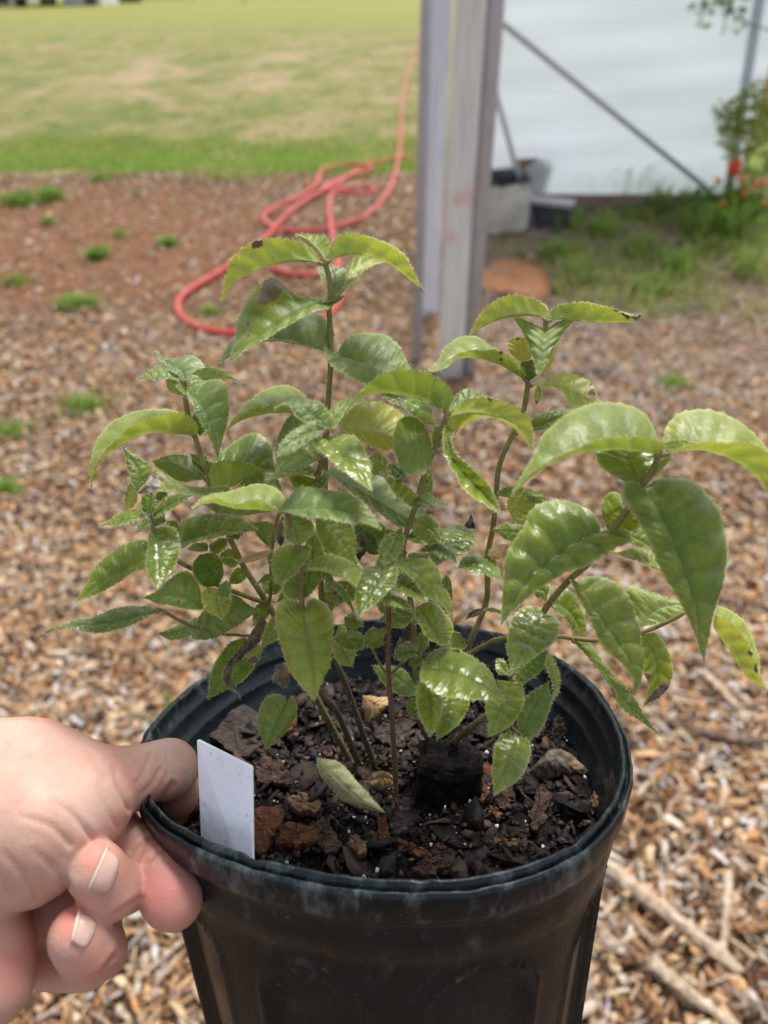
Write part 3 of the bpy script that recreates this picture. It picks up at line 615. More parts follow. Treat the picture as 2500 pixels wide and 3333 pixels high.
def bits(n, L0, L1, pal, pw, seed, lift=.0005, flat=.35):
    g = np.random.default_rng(seed); r = (.0735-L1*.5)*np.sqrt(g.uniform(0, 1, n)); a = g.uniform(0, 2*np.pi, n); r = r*(1+rimdev(a)/.083); x, y = r*np.cos(a), r*np.sin(a)
    L = g.uniform(L0, L1, n)*g.choice([.6, 1, 1.4], n); Wd = L*g.uniform(.35, .8, n); H = L*g.uniform(flat*.5, flat, n)
    ring = np.arange(6)*np.pi/3; top = np.stack([np.cos(ring), np.sin(ring), np.ones(6)*.5], 1); bot = top*np.array([.85, .85, -1]); base = np.vstack([top, bot])
    v = base[None]*np.stack([L/2, Wd/2, H], 1)[:, None]; v = v*(1+g.uniform(-.35, .35, (n, 12, 3)))
    q1, q2, q3 = g.normal(0, .45, n), g.normal(0, .45, n), g.uniform(0, 6.28, n)
    for ang, i, j in ((q1, 1, 2), (q2, 0, 2), (q3, 0, 1)):
        c_, s_ = np.cos(ang)[:, None], np.sin(ang)[:, None]; w_ = v.copy(); w_[..., i] = v[..., i]*c_-v[..., j]*s_; w_[..., j] = v[..., i]*s_+v[..., j]*c_; v = w_
    z = soilh(x, y)+lift+g.uniform(0, .0015, n)
    loc = v + np.stack([x, y, z], 1)[:, None]
    wv = PC + loc[..., :1]*WU + loc[..., 1:2]*WV + loc[..., 2:3]*WN
    fs = [(0, 1, 2, 3), (0, 3, 4, 5)] + [(i, 6+i, 6+(i+1) % 6, (i+1) % 6) for i in range(6)]
    f = (np.array(fs)[None] + (np.arange(n)*12)[:, None, None]).reshape(-1, 4)
    c_ = np.array(pal)[g.choice(len(pal), n, p=pw)]*g.uniform(.6, 1.3, (n, 1)); return wv.reshape(-1, 3), f, np.repeat(np.c_[c_, np.ones(n)], 12, 0)
SP = [(.009, .006, .005), (.020, .012, .009), (.050, .027, .017), (.09, .042, .022), (.06, .042, .032), (.14, .09, .06)]
S_ = [bits(3800, .001, .0038, SP, [.4, .26, .14, .06, .1, .04], 61), bits(460, .004, .0105, SP, [.36, .3, .18, .05, .09, .02], 62, .0006, .10), bits(150, .0007, .0014, [(.75, .73, .70)], [1], 63, .0012, .8)]
o = 0; FF = []
for q in S_: FF.append(q[1]+o); o += len(q[0])
tag(mesh('potting_mix_bits', np.vstack([q[0] for q in S_]), np.vstack(FF), BITS, smooth=False, cols={'tint': np.vstack([q[2] for q in S_])}), 'fine bark crumbs and white grit on top of the potting soil', 'potting mix', kind='stuff')
# ------------------------------------------------------------------ larger pieces lying on the soil
def barkm(name, a, b, c, s=1): return bark_mat(name, a, b, c, 420*s, (1, 2.2, 1))
BK_GREY = barkm('grey_bark', (.018, .014, .012), (.055, .045, .038), (.12, .10, .085)); BK_RED = barkm('red_bark', (.03, .014, .008), (.11, .045, .022), (.24, .10, .045))
BK_BRN = barkm('brown_bark', (.018, .010, .008), (.06, .036, .026), (.15, .09, .062)); BK_TAN = barkm('tan_wood', (.07, .04, .022), (.17, .10, .055), (.30, .19, .11)); BK_BLK = barkm('black_lump', (.003, .002, .002), (.010, .008, .007), (.035, .026, .02))
def v7(x, y): return (600+x/1.106, 2100+y/1.106)
def slab(poly, th_, mat, label, lift=.002, tilt=(0, 0), name='bark_chip', cat='bark chip', seed=1, bow=.0):
    """irregular thick chip whose outline is given on the soil (view 7 sheet)"""
    g = np.random.default_rng(seed+len(poly)*7+int(poly[0][0])); pts = np.array([soil_pt(*v7(x, y)) for x, y in poly])
    pc = catmull(np.vstack([pts, pts[:1]]), 29)[:-1]; pc = pc + g.normal(0, .00045, pc.shape); c = pc.mean(0)
    th_ = th_*.5; lift = lift*.7; rel = pc-c; lx, ly = rel @ WU, rel @ WV; rad = np.hypot(lx, ly).max()
    zz = lift + lx*tilt[0] + ly*tilt[1]; n = len(pc); V = []
    def lay(k, z): return c + (pc-c)*k + (zz*1+z)[:, None]*WN
    bowf = lambda k: bow*(1-k*k)
    V += list(lay(.93, -.001)); V += list(lay(1.0, th_*.2)); V += list(lay(1.0, th_*.8)); V += list(lay(.90, th_+bowf(.82)+g.normal(0, .00028, n)));  V += list(lay(.55, th_+bowf(.5)+g.normal(0, .0003, n))); V += list(lay(.25, th_+bowf(.2)+g.normal(0, .0003, n)))
    V.append(c+(lift+th_+bow)*WN); f = [tuple(range(n))[::-1]]
    for k in range(5): f += [(k*n+i, k*n+(i+1) % n, (k+1)*n+(i+1) % n, (k+1)*n+i) for i in range(n)]
    f += [(5*n+i, 5*n+(i+1) % n, 6*n) for i in range(n)]
    return tag(mesh(name, V, f, mat, smooth=False), label, cat)
slab([(35, 315), (80, 290), (150, 232), (200, 250), (280, 280), (310, 320), (290, 370), (220, 412), (160, 385), (90, 345)], .0035, BK_GREY, 'largest grey bark slab at the back left of the soil, behind the white tag', .003, (0, .12))
slab([(250, 610), (300, 598), (360, 620), (345, 670), (310, 720), (290, 765), (252, 740)], .0035, BK_RED, 'tall red brown bark chip touching the right edge of the white tag', .0015)
slab([(345, 680), (400, 668), (470, 680), (482, 715), (440, 742), (350, 745), (340, 715)], .004, BK_RED, 'bright orange brown bark chip, second to the right of the white tag', .002)
slab([(465, 665), (500, 650), (535, 690), (560, 745), (520, 770), (490, 740)], .003, BK_BRN, 'dark pointed bark chip right of the bright orange brown one', .0015)
slab([(375, 560), (420, 548), (480, 570), (495, 605), (440, 620), (385, 600)], .003, BK_TAN, 'tan streaked bark chip above the bright orange brown one', .001)
slab([(250, 440), (300, 420), (370, 460), (400, 510), (340, 520), (270, 500)], .003, BK_BRN, 'brown rough bark chip just right of the top of the white tag', .0015)
slab([(590, 712), (620, 705), (665, 745), (640, 770), (600, 745)], .0025, BK_TAN, 'small light brown chip near the front rim, left of centre', .0015)
slab([(700, 650), (725, 650), (735, 700), (720, 745), (700, 730)], .0025, BK_RED, 'thin red splinter standing on end in front of the reddish stem', .002)
slab([(760, 705), (800, 725), (880, 765), (890, 790), (830, 775), (770, 735)], .002, BK_RED, 'long red brown splinter in front of the reddish stem near the rim', .002)
slab([(820, 830), (860, 795), (925, 785), (940, 810), (900, 845), (840, 850)], .003, BK_BRN, 'dark chip touching the front inner rim of the pot', .002)
slab([(1110, 735), (1120, 708), (1160, 715), (1210, 725), (1195, 742), (1150, 740)], .002, BK_TAN, 'frayed pale wood fleck near the front right of the soil', .002)
slab([(1085, 605), (1110, 600), (1140, 630), (1120, 635)], .0015, BK_TAN, 'tiny orange wood sliver right of the reddish stem', .002)
slab([(1240, 670), (1265, 560), (1290, 530), (1315, 550), (1300, 640), (1265, 680)], .0025, BK_BRN, 'long dark chip at the right side of the soil', .001)
slab([(1460, 545), (1480, 542), (1492, 580), (1470, 600)], .002, BK_TAN, 'small pale crescent chip beside the right inner wall of the pot', .001)
slab([(680, 320), (720, 300), (790, 305), (850, 330), (840, 370), (760, 380), (700, 350)], .003, BK_GREY, 'grey pinkish bark chip behind the reddish stem', .001)
slab([(740, 655), (780, 655), (805, 680), (770, 700), (742, 690)], .002, BK_GREY, 'small grey flake at the foot of the reddish stem', .002)
slab([(1040, 560), (1090, 430), (1110, 450), (1100, 540), (1060, 580)], .003, BK_RED, 'red brown chip leaning on the right side of the black root lump', .001)
slab([(1120, 550), (1170, 520), (1190, 560), (1160, 600), (1120, 590)], .002, BK_BRN, 'dark flat chip under the lowest right leaf', .001)
slab([(340, 225), (400, 265), (395, 320), (350, 330), (330, 270)], .004, BK_RED, 'small red brown chip behind the lowest left leaf', .002)
# black root plug
gq = np.random.default_rng(77); c = soil_pt(*v7(955, 520)); V = []; n = 26
for i in range(n+1):
    a_ = math.pi*i/n
    for j in range(n):
        b_ = 2*math.pi*j/n; k_ = 1+.10*math.sin(5*b_+2*a_)+.08*math.sin(9*b_+5*a_)+gq.normal(0, .055)
        sx = math.copysign(abs(math.cos(b_))**.6, math.cos(b_)); sy = math.copysign(abs(math.sin(b_))**.6, math.sin(b_)); s_ = math.sin(a_)**.6*(1+.12*math.cos(a_))
        V.append(c + .0105*k_*s_*sx*WU + .010*k_*s_*sy*WV + (.006+.0095*k_*math.copysign(abs(math.cos(a_))**.6, math.cos(a_)))*WN)
f = [(i*n+j, i*n+(j+1) % n, (i+1)*n+(j+1) % n, (i+1)*n+j) for i in range(n) for j in range(n)]
tag(mesh('root_plug', V, f, BK_BLK), 'black square root plug standing on the soil right of the reddish stem', 'root plug')
# ------------------------------------------------------------------ white tag
m = NT('white_plastic_tag'); o = m.obj(); n = m.noise(o, 130, 5, .7); n2 = m.noise(o, 600, 3)
c = m.mix(m.math('MULTIPLY', m.step(n, .52, .66), .5), (.80, .84, .93), (.62, .62, .62)); c = m.mix(m.math('MULTIPLY', m.step(n2, .64, .70), .6), c, (.25, .24, .24))
TAGM = m.done(m.bsdf(c, .35, Specular_IOR_Level=.5))
tl, tr_, br, bl = [(427, 1596, .2145), (546, 1655, .2040), (548, 1850, .2005), (437, 1830, .2115)]
def D(x, y, d): return P(x*SD, y*SD, d)
T = [D(*q) for q in (tl, tr_, br, bl)]
T[2] = T[2] + (T[2]-T[1])*.5; T[3] = T[3]+(T[3]-T[0])*.4
nn = np.cross(T[1]-T[0], T[3]-T[0]); nn /= np.linalg.norm(nn)
# rounded corners by sampling the outline
def roundpoly(pts, r, k=4):
    out = []; n = len(pts)
    for i in range(n):
        a, b_, c_ = pts[i-1], pts[i], pts[(i+1) % n]; u1 = (a-b_)/np.linalg.norm(a-b_); u2 = (c_-b_)/np.linalg.norm(c_-b_)
        for t in np.linspace(0, 1, k): p0, p1 = b_+u1*r, b_+u2*r; out.append((1-t)**2*p0 + 2*t*(1-t)*b_ + t*t*p1)
    return out
rp = roundpoly(T, .0008); n = len(rp); th_ = .0006
ctr = np.mean(rp, 0)
V = [p+nn*th_/2 for p in rp] + [p-nn*th_/2 for p in rp] + [ctr+(p-ctr)*.985+nn*th_*.75 for p in rp] + [ctr+(p-ctr)*.985-nn*th_*.75 for p in rp]
f = [tuple(range(2*n, 3*n)), tuple(range(3*n, 4*n))[::-1]] + [(i, n+i, n+(i+1) % n, (i+1) % n) for i in range(n)] + [(i, (i+1) % n, 2*n+(i+1) % n, 2*n+i) for i in range(n)] + [(n+i, 3*n+i, 3*n+(i+1) % n, n+(i+1) % n) for i in range(n)]
tag(mesh('plant_tag', V, f, TAGM, smooth=False), 'blank white plastic plant tag stuck inside the left rim beside the thumb', 'plant tag')
# ------------------------------------------------------------------ hand holding the rim
def H(x, y, d): # crop-6 sheet -> camera space
    return ray(x/1.8433, 2200+y/1.8433)*d
def px(r, d): return r/1.8433/F*d        # radius in crop pixels -> metres
def rcone(Pt, a, b, r1, r2):
    ba = b-a; l2 = ba@ba; rr = r1-r2; a2 = l2-rr*rr; il2 = 1/l2; pa = Pt-a; y = pa@ba; z = y-l2
    x2 = ((pa*l2-ba*y[:, None])**2).sum(1); y2 = y*y*l2; z2 = z*z*l2; k = np.sign(rr)*rr*rr*x2
    d = (np.sqrt(np.maximum(x2*a2*il2, 0)) + y*rr)*il2 - r1 if a2 > 0 else None
    d1 = np.sqrt(x2+z2)*il2 - r2; d2 = np.sqrt(x2+y2)*il2 - r1
    d3 = (np.sqrt(np.maximum(x2*max(a2, 1e-12)*il2, 0))+y*rr)*il2-r1
    return np.where(np.sign(z)*a2*z2 > k, d1, np.where(np.sign(y)*a2*y2 < k, d2, d3))
def smin(a, b, k): h = np.maximum(k-np.abs(a-b), 0)/k; return np.minimum(a, b)-h*h*k*.25
def chain(Pt, pts, k=.003):
    """pts (x, y, r, depth) in crop pixels"""
    c = [H(x, y, d) for x, y, r, d in pts]; r = [px(r, d) for x, y, r, d in pts]; out = None
    for i in range(len(pts)-1):
        e = rcone(Pt, c[i], c[i+1], r[i], r[i+1]); out = e if out is None else smin(out, e, k)
    return out
THUMB = [(150, 560, 250, .214), (520, 640, 185, .218), (800, 610, 160, .225), (1010, 555, 148, .233), (1050, 690, 118, .246), (1065, 850, 100, .256), (1070, 985, 84, .2615)]
BACK = [(-100, 560, 300, .215), (200, 620, 280, .212), (480, 720, 235, .211)]
THEN = [(-150, 900, 400, .203), (200, 900, 330, .201), (480, 820, 215, .207), (600, 770, 160, .209)]
THE2 = [(-100, 1030, 300, .200), (150, 1060, 265, .201), (330, 990, 215, .204)]
INDEX = [(330, 800, 170, .231), (640, 900, 150, .229), (840, 1050, 140, .2195), (960, 1190, 155, .2115), (1030, 1330, 160, .2065), (1055, 1362, 140, .2055)]
MIDF = [(450, 900, 150, .222), (700, 1020, 150, .219), (745, 1270, 135, .2125), (660, 1280, 163, .201), (580, 1170, 152, .1975), (568, 1135, 130, .197)]
RING = [(150, 1350, 170, .219), (560, 1420, 150, .213), (600, 1660, 140, .203), (520, 1640, 160, .197), (462, 1560, 148, .1945), (450, 1535, 126, .1945)]
RPAL = [(100, 1500, 190, .224), (330, 1740, 165, .2165), (540, 1740, 130, .209)]
PINK = [(-180, 1300, 260, .206), (-60, 1640, 225, .198), (-40, 1860, 190, .195), (-150, 2000, 170, .196)]
WRIST = [(-100, 900, 400, .212), (-700, 1200, 420, .215), (-1500, 1700, 440, .222), (-3000, 2600, 520, .24)]
def body(Pt):
    a = smin(chain(Pt, BACK, .008), chain(Pt, THUMB, .006), .008); a = smin(a, chain(Pt, THEN, .008), .007); a = smin(a, chain(Pt, THE2, .008), .006); a = smin(a, chain(Pt, WRIST, .01), .012)
    b = chain(Pt, INDEX, .004); c = chain(Pt, MIDF, .0035); d = smin(chain(Pt, RING, .0035), chain(Pt, RPAL, .004), .005); e = chain(Pt, PINK, .006)
    o = smin(a, b, .0016); o = smin(o, c, .0012); o = smin(o, d, .0012); o = smin(o, e, .0020)
    return o
CRE = [([(780, 800), (735, 700), (700, 620), (690, 560)], .0011, .0014), ([(1035, 650), (960, 745), (880, 790)], .0009, .0012), ([(960, 560), (900, 660), (800, 740)], .0005, .0010), ([(900, 470), (850, 600), (770, 690)], .0004, .0010),
       ([(560, 980), (420, 820), (330, 760)], .0007, .0016), ([(400, 1250), (310, 1140), (200, 1050)], .0006, .0016), ([(210, 1340), (130, 1180), (20, 1060)], .0006, .0016), ([(640, 600), (560, 500), (520, 380)], .0003, .002),
       ([(420, 1010), (300, 900), (120, 840)], .0005, .0016), ([(870, 1130), (940, 1060), (1010, 1035)], .0010, .0010), ([(790, 1050), (850, 985), (905, 955)], .0008, .0010), ([(700, 900), (640, 800), (600, 640)], .0004, .0014), ([(1000, 480), (1010, 560), (960, 680)], .0003, .0008), ([(850, 1330), (740, 1400), (640, 1470)], .0006, .0012), ([(690, 1680), (600, 1790), (480, 1830)], .0006, .0012), ([(900, 960), (850, 1040), (815, 1130)], .0007, .0010), ([(60, 1330), (0, 1200), (-60, 1100)], .0005, .0014)]
lo = np.array([-.185, -.135, -.275]); hi = np.array([-.028, -.008, -.175]); hs_ = .00075
ax = [np.arange(lo[i], hi[i], hs_) for i in range(3)]; sh = tuple(len(a) for a in ax)
GX, GY, GZ = np.meshgrid(*ax, indexing='ij'); Pt = np.stack([GX.ravel(), GY.ravel(), GZ.ravel()], 1)
# coarse pass, then refine only near the surface
S = np.full(len(Pt), .01, np.float64); step = 4
cidx = np.ix_(*[np.arange(0, s, step) for s in sh]); cg = np.zeros(sh, bool); cg[cidx] = True; ci = np.flatnonzero(cg.ravel())
cv = body(Pt[ci]); cs3 = tuple(len(np.arange(0, s, step)) for s in sh); cv3 = cv.reshape(cs3)
full = np.repeat(np.repeat(np.repeat(cv3, step, 0), step, 1), step, 2)[:sh[0], :sh[1], :sh[2]].ravel()
near = np.abs(full) < hs_*step*2.2; S = full.copy(); S[near] = body(Pt[near])
S3 = S.reshape(sh)
def surfnets(S, lo, h):
    ins = S < 0; c = [ins[i:ins.shape[0]-1+i, j:ins.shape[1]-1+j, k:ins.shape[2]-1+k] for i in (0, 1) for j in (0, 1) for k in (0, 1)]
    cnt = sum(a.astype(int) for a in c); act = (cnt > 0) & (cnt < 8); ids = -np.ones(act.shape, int); I, J, K = np.nonzero(act); ids[I, J, K] = np.arange(len(I))
    acc = np.zeros((len(I), 3)); w = np.zeros(len(I)); cor = [(i, j, k) for i in (0, 1) for j in (0, 1) for k in (0, 1)]
    for a in range(8):
        for b in range(a+1, 8):
            if sum(abs(cor[a][q]-cor[b][q]) for q in range(3)) != 1: continue
            va = S[I+cor[a][0], J+cor[a][1], K+cor[a][2]]; vb = S[I+cor[b][0], J+cor[b][1], K+cor[b][2]]; m_ = (va < 0) != (vb < 0)
            t = np.where(m_, va/np.where(m_, va-vb, 1), 0); pa, pb = np.array(cor[a]), np.array(cor[b]); p = pa + t[:, None]*(pb-pa); acc[m_] += p[m_]; w[m_] += 1
    v = lo + (np.stack([I, J, K], 1)+acc/w[:, None])*h; fs = []
    for ax_ in range(3):
        o1, o2 = (ax_+1) % 3, (ax_+2) % 3; sl0 = [slice(1, -1)]*3; sl0[ax_] = slice(0, -1); sl1 = list(sl0); sl1[ax_] = slice(1, None)
        A_, B_ = ins[tuple(sl0)], ins[tuple(sl1)]; ch = np.argwhere(A_ != B_)
        if len(ch) == 0: continue
        off = np.ones(3, int); off[ax_] = 0; e = ch+off
        def cell(d1, d2): q = e.copy(); q[:, o1] -= d1; q[:, o2] -= d2; return ids[q[:, 0], q[:, 1], q[:, 2]]
        quad = np.stack([cell(1, 1), cell(0, 1), cell(0, 0), cell(1, 0)], 1); fl = A_[ch[:, 0], ch[:, 1], ch[:, 2]]
        quad[~fl] = quad[~fl][:, ::-1]; fs.append(quad)
    f = np.vstack(fs); return v, f[(f >= 0).all(1)]
hv, hf = surfnets(S3, lo, hs_)
def grad(p, e=.0004):
    g_ = np.stack([body(p+np.eye(3)[i]*e)-body(p-np.eye(3)[i]*e) for i in range(3)], 1); return g_/(np.linalg.norm(g_, axis=1)[:, None]+1e-12)
hn = grad(hv)
# skin creases pressed in along lines seen on the front of the hand
sx_ = (CX + F*hv[:, 0]/-hv[:, 2])*1.8433; sy_ = ((CY - F*hv[:, 1]/-hv[:, 2])-2200)*1.8433; front = hn[:, 2] > .05
dsp = np.zeros(len(hv))
for pts, dep, wdt in CRE:
    q = catmull(np.array(pts, float), 40); dd = np.full(len(hv), 1e9)
    for a_, b_ in zip(q[:-1], q[1:]):
        ba = b_-a_; t = np.clip(((sx_-a_[0])*ba[0]+(sy_-a_[1])*ba[1])/(ba@ba), 0, 1); dd = np.minimum(dd, np.hypot(sx_-a_[0]-t*ba[0], sy_-a_[1]-t*ba[1]))
    L_ = q[-1]-q[0]; tt = np.clip(((sx_-q[0][0])*L_[0]+(sy_-q[0][1])*L_[1])/(L_@L_), 0, 1)
    dm = dd/1.8433/F*.21; dep *= 1.35; dsp -= np.where(front, dep*np.exp(-(dm/(wdt*.55))**2)*(1-.75*tt), 0); dsp += np.where(front, dep*.25*np.exp(-((dm-wdt*1.3)/(wdt*.8))**2)*(1-.75*tt), 0)
hv = hv + hn*dsp[:, None]
m = NT('skin'); o = m.pos(); A = m.n('Attribute', attribute_name='flush').outputs['Fac']
n1 = m.noise(o, 60, 4, .6); n2 = m.noise(o, 260, 4, .6); n3 = m.noise(o, 1500, 3, .6); wr = m.n('TexVoronoi', feature='DISTANCE_TO_EDGE'); wr.inputs['Scale'].default_value = 900; m.l(m.stretch(o, 1, 1, 1), wr.inputs['Vector'])
wl = m.noise(m.stretch(o, 420, 1200, 500), 1, 3, .6)
skin = m.mix(m.step(n1, .35, .7), (.58, .325, .245), (.65, .425, .335)); skin = m.mix(m.math('MULTIPLY', A, 1.0), skin, (.66, .20, .155))
skin = m.mix(m.math('MULTIPLY', m.step(n2, .58, .72), .38), skin, (.52, .25, .14)); skin = m.mix(m.math('MULTIPLY', m.step(m.noise(o, 35, 2), .55, .7), .18), skin, (.50, .42, .40))
hgt = m.math('ADD', m.math('MULTIPLY', n3, .35), m.math('ADD', m.math('MULTIPLY', m.step(wr.outputs['Distance'], 0, .12), .25), m.math('MULTIPLY', wl, .6)))
SKIN = m.done(m.bsdf(skin, m.ramp(n2, [(.3, .40), (.7, .55)]), m.bump(hgt, .32, .0005), Subsurface_Weight=.35, Subsurface_Scale=.004, Subsurface_Radius=(1, .35, .18), Specular_IOR_Level=.45))
fl = np.zeros(len(hv))
for x, y, r, a_ in ((1020, 1270, 230, 1), (1090, 830, 130, .8), (600, 1060, 140, .75), (450, 1470, 130, .8), (1000, 740, 110, .7), (700, 1400, 130, .45), (600, 1750, 170, .4), (560, 1010, 90, .5), (760, 560, 130, .2), (60, 1700, 200, .5), (430, 500, 200, .15), (720, 880, 80, .35)):
    fl = np.maximum(fl, a_*np.exp(-((sx_-x)**2+(sy_-y)**2)/r**2))
fl = np.where(front, fl, .3); fc = np.stack([fl, fl, fl, np.ones_like(fl)], 1)
hw_ = cam2world(hv); ho = cam2world(H(200, 800, .205))
hand = mesh('hand', hw_, hf[:, ::-1] if False else hf, SKIN, origin=ho, cols={'flush': fc})
tag(hand, 'left hand of a pale skinned person pinching the pot rim between thumb and curled fingers', 'hand')
md = hand.modifiers.new('soften', 'SMOOTH'); md.factor = .5; md.iterations = 2
# nails: curved plates lying on the fingertips
m = NT('nail'); o = m.obj(); n = m.noise(m.stretch(o, 1, 1, 1), 300, 3); NAIL = m.done(m.bsdf(m.mix(n, (.66, .38, .31), (.70, .45, .37)), .32, Subsurface_Weight=.2, Subsurface_Scale=.002, Specular_IOR_Level=.5))
m = NT('nail_tip'); NTIP = m.done(m.bsdf((.70, .64, .48), .35, Subsurface_Weight=.2, Subsurface_Scale=.002))
m = NT('cuticle'); NCUT = m.done(m.bsdf((.74, .52, .43), .4, Subsurface_Weight=.2, Subsurface_Scale=.002))
def project(p, d0=.165):
    """drop a sheet point on to the skin along the viewing ray"""
    r = ray(p[0]/1.8433, 2200+p[1]/1.8433); t = d0
    for _ in range(140):
        s_ = body((r*t)[None])[0]
        if s_ < .00003: break
        t += s_*.7
    return r*t
def nail(a, b, c_, d, lift=.0006, over=.05, label=None):
    """a-b the free edge, d-c the root side; built over the skin"""
    nu, nv = 13, 11; Vn = []; 
    a, b, c_, d = [np.array(q, float) for q in (a, b, c_, d)]
    for i in range(nu):
        t = i/(nu-1); t2 = -over + t*(1+over)        # from the free edge to the root
        for j in range(nv):
            s_ = j/(nv-1); rr_ = 1
            if t > .6: s2 = .5+(s_-.5)*math.sqrt(max(0, 1-((t-.6)/.42)**2))
            else: s2 = s_
            p = (a*(1-t2)+d*t2)*(1-s2)+(b*(1-t2)+c_*t2)*s2; q = project(p); g_ = grad(q[None])[0]
            edge = min(s2, 1-s2)*2; lf = lift*(.55+.45*min(1, edge*3)) + (.0004*(1-t/.15) if t < .15 else 0)
            if t > .9: lf *= .35
            Vn.append(q+g_*lf)
    Vn = np.array(Vn); fN = [(i*nv+j, i*nv+j+1, (i+1)*nv+j+1, (i+1)*nv+j) for i in range(nu-1) for j in range(nv-1)]
    mi = [1 if (k//(nv-1)) < 1 else (2 if (k//(nv-1)) >= nu-3 else 0) for k in range(len(fN))]
    o_ = mesh('nail', cam2world(Vn), fN, [NAIL, NTIP, NCUT], hand, mi=mi); s_ = o_.modifiers.new('thick', 'SOLIDIFY'); s_.thickness = .00025; s_.offset = 0; return o_
nail((640, 1035), (535, 1275), (655, 1318), (728, 1100))
nail((478, 1408), (432, 1592), (512, 1650), (592, 1482))
# index nail, only its free edge shows past the fingertip
e = [H(1215, 1345, .2110), H(1205, 1400, .2100), H(1175, 1455, .2093), H(1135, 1495, .2088), H(1085, 1515, .2088)]
q = catmull(e, 12); back_ = np.array([0, .0022, -.0060]); Vn = np.vstack([q, q+back_*.5+np.array([-.0006, .0004, 0]), q+back_+np.array([-.0018, .0015, 0])]); fN = [(r*12+i, r*12+i+1, (r+1)*12+i+1, (r+1)*12+i) for r in (0, 1) for i in range(11)]
o_ = mesh('nail', cam2world(Vn), fN, [NTIP], hand); s_ = o_.modifiers.new('thick', 'SOLIDIFY'); s_.thickness = .0007
# ------------------------------------------------------------------ the plant
VW = dict(A=(700, 1150, 2.07375), B=(200, 1050, 2.07375), C=(800, 1650, 2.07375), D=(200, 1600, 2.07375), E=(1500, 1200, 1.659), F=(1500, 1800, 1.659),
          G=(650, 700, 2.07375), H=(1350, 900, 2.07375), V=(600, 2100, 1.106), S=(0, 0, 1.0))
def src(v, x, y): a = VW[v]; return a[0]+x/a[2], a[1]+y/a[2]
root_o = soil_pt(*v7(760, 600)); plant = empty('potted_plant', root_o)
tag(plant, 'hairy leaved green plant with many upright shoots growing in the black pot', 'plant')
m = NT('stem_skin'); o = m.obj(); n = m.noise(o, 250, 4); a = m.n('Attribute', attribute_name='tint'); r_, g_, b_ = [m.n('SeparateColor').outputs[i] for i in range(3)]
sc_ = r_.node; m.l(a.outputs['Color'], sc_.inputs[0]); sc2 = sc_
col = m.mix(m.step(n, .35, .7), (.19, .185, .055), (.30, .27, .09)); col = m.mix(sc_.outputs[0], col, m.mix(n, (.10, .035, .03), (.24, .10, .06))); col = m.mix(sc_.outputs[1], col, (.085, .06, .042))
STEM = m.done(m.bsdf(col, .55, m.bump(n, .3, .0006), Specular_IOR_Level=.3))
m = NT('leaf_hair'); d = m.bsdf((.80, .82, .60), .6); t = m.n('BsdfTranslucent'); t.inputs[0].default_value = (.85, .88, .6, 1); x = m.n('MixShader'); x.inputs[0].default_value = .5
m.l(d, x.inputs[1]); m.l(t.outputs[0], x.inputs[2]); HAIR = m.done(x.outputs[0])
# stems: list of (sheet, points, base on soil?, radius mm, reddish, woody)
STEMS = {}
def stem(key, pts, r0, r1, red=0, wood=0, label=None, soil=None, hairy=60):
    """pts (view, x, y, depth cm or None); soil=(x,y) foot on the soil in view V"""
    p = []; 
    for q in pts: sx, sy = src(q[0], q[1], q[2]); p.append(P(sx, sy, q[3]/100.))
    if soil is not None: p.append(soil_pt(*v7(*soil), -.027))
    c = catmull(p, 70); gg = np.random.default_rng(len(STEMS)+3)
    rr = np.linspace(r1, r0, 70)/1000.; nd = np.zeros(70)
    rr = rr*.68; V, f = tube(c, rr, 9); tint = np.zeros((len(V), 4)); tint[:, 3] = 1
    tt = np.repeat(np.linspace(0, 1, 70), 9); tint[:, 0] = np.clip(red+gg.normal(0, .08, len(V)), 0, 1); tint[:, 1] = np.clip(wood*np.clip(tt*2.6-.9, 0, 1), 0, 1)
    HV, HF = hairs(c, rr, hairy, gg); mi = [0]*len(f) + [1]*len(HF); n0 = len(V); V = np.vstack([V, HV]); f = f + [tuple(i+n0 for i in h) for h in HF]
    tint = np.vstack([tint, np.tile([0, 0, 0, 1], (len(HV), 1))])
    o = mesh('stem', V, f, [STEM, HAIR], plant, origin=c[-1], cols={'tint': tint}, mi=mi)
    if label: o['label'] = label
    STEMS[key] = (c, rr, o); return o
def hairs(c, rr, n, gg):
    V = []; Fh = []
    for i in range(n):
        k = gg.integers(1, len(c)-1); T = c[k+1]-c[k-1]; T /= np.linalg.norm(T); u = np.cross(T, gg.normal(0, 1, 3)); u /= np.linalg.norm(u)
        b_ = c[k]+u*rr[k]*.9 + T*gg.normal(0, .0005); L = gg.uniform(.0008, .0016); s_ = np.cross(T, u)*.00005; V += [b_-s_, b_+s_, b_+u*L+gg.normal(0, .0002, 3)]; Fh.append((len(V)-3, len(V)-2, len(V)-1))
    return np.array(V), Fh
stem('S1', [('G', 850, 335, 21.2), ('G', 885, 480, 21.5), ('G', 872, 600, 21.6), ('G', 880, 760, 21.9), ('G', 885, 1000, 22.2), ('G', 866, 1280, 22.7), ('S', 1058, 1600, 23.4), ('S', 1068, 1900, 24.2), ('C', 590, 960, 24.6), ('C', 690, 1240, 25.2)], 1.7, 1.15, .12, .9, soil=(695, 465), hairy=160)
stem('S2', [('A', 745, 540, 20.5), ('A', 722, 720, 21), ('A', 688, 890, 21.4), ('S', 1040, 1750, 22.6), ('S', 1046, 2000, 23.6), ('C', 500, 1210, 24.3), ('C', 620, 1390, 24.8)], 1.7, 1.1, .35, .9, soil=(650, 480), hairy=120)
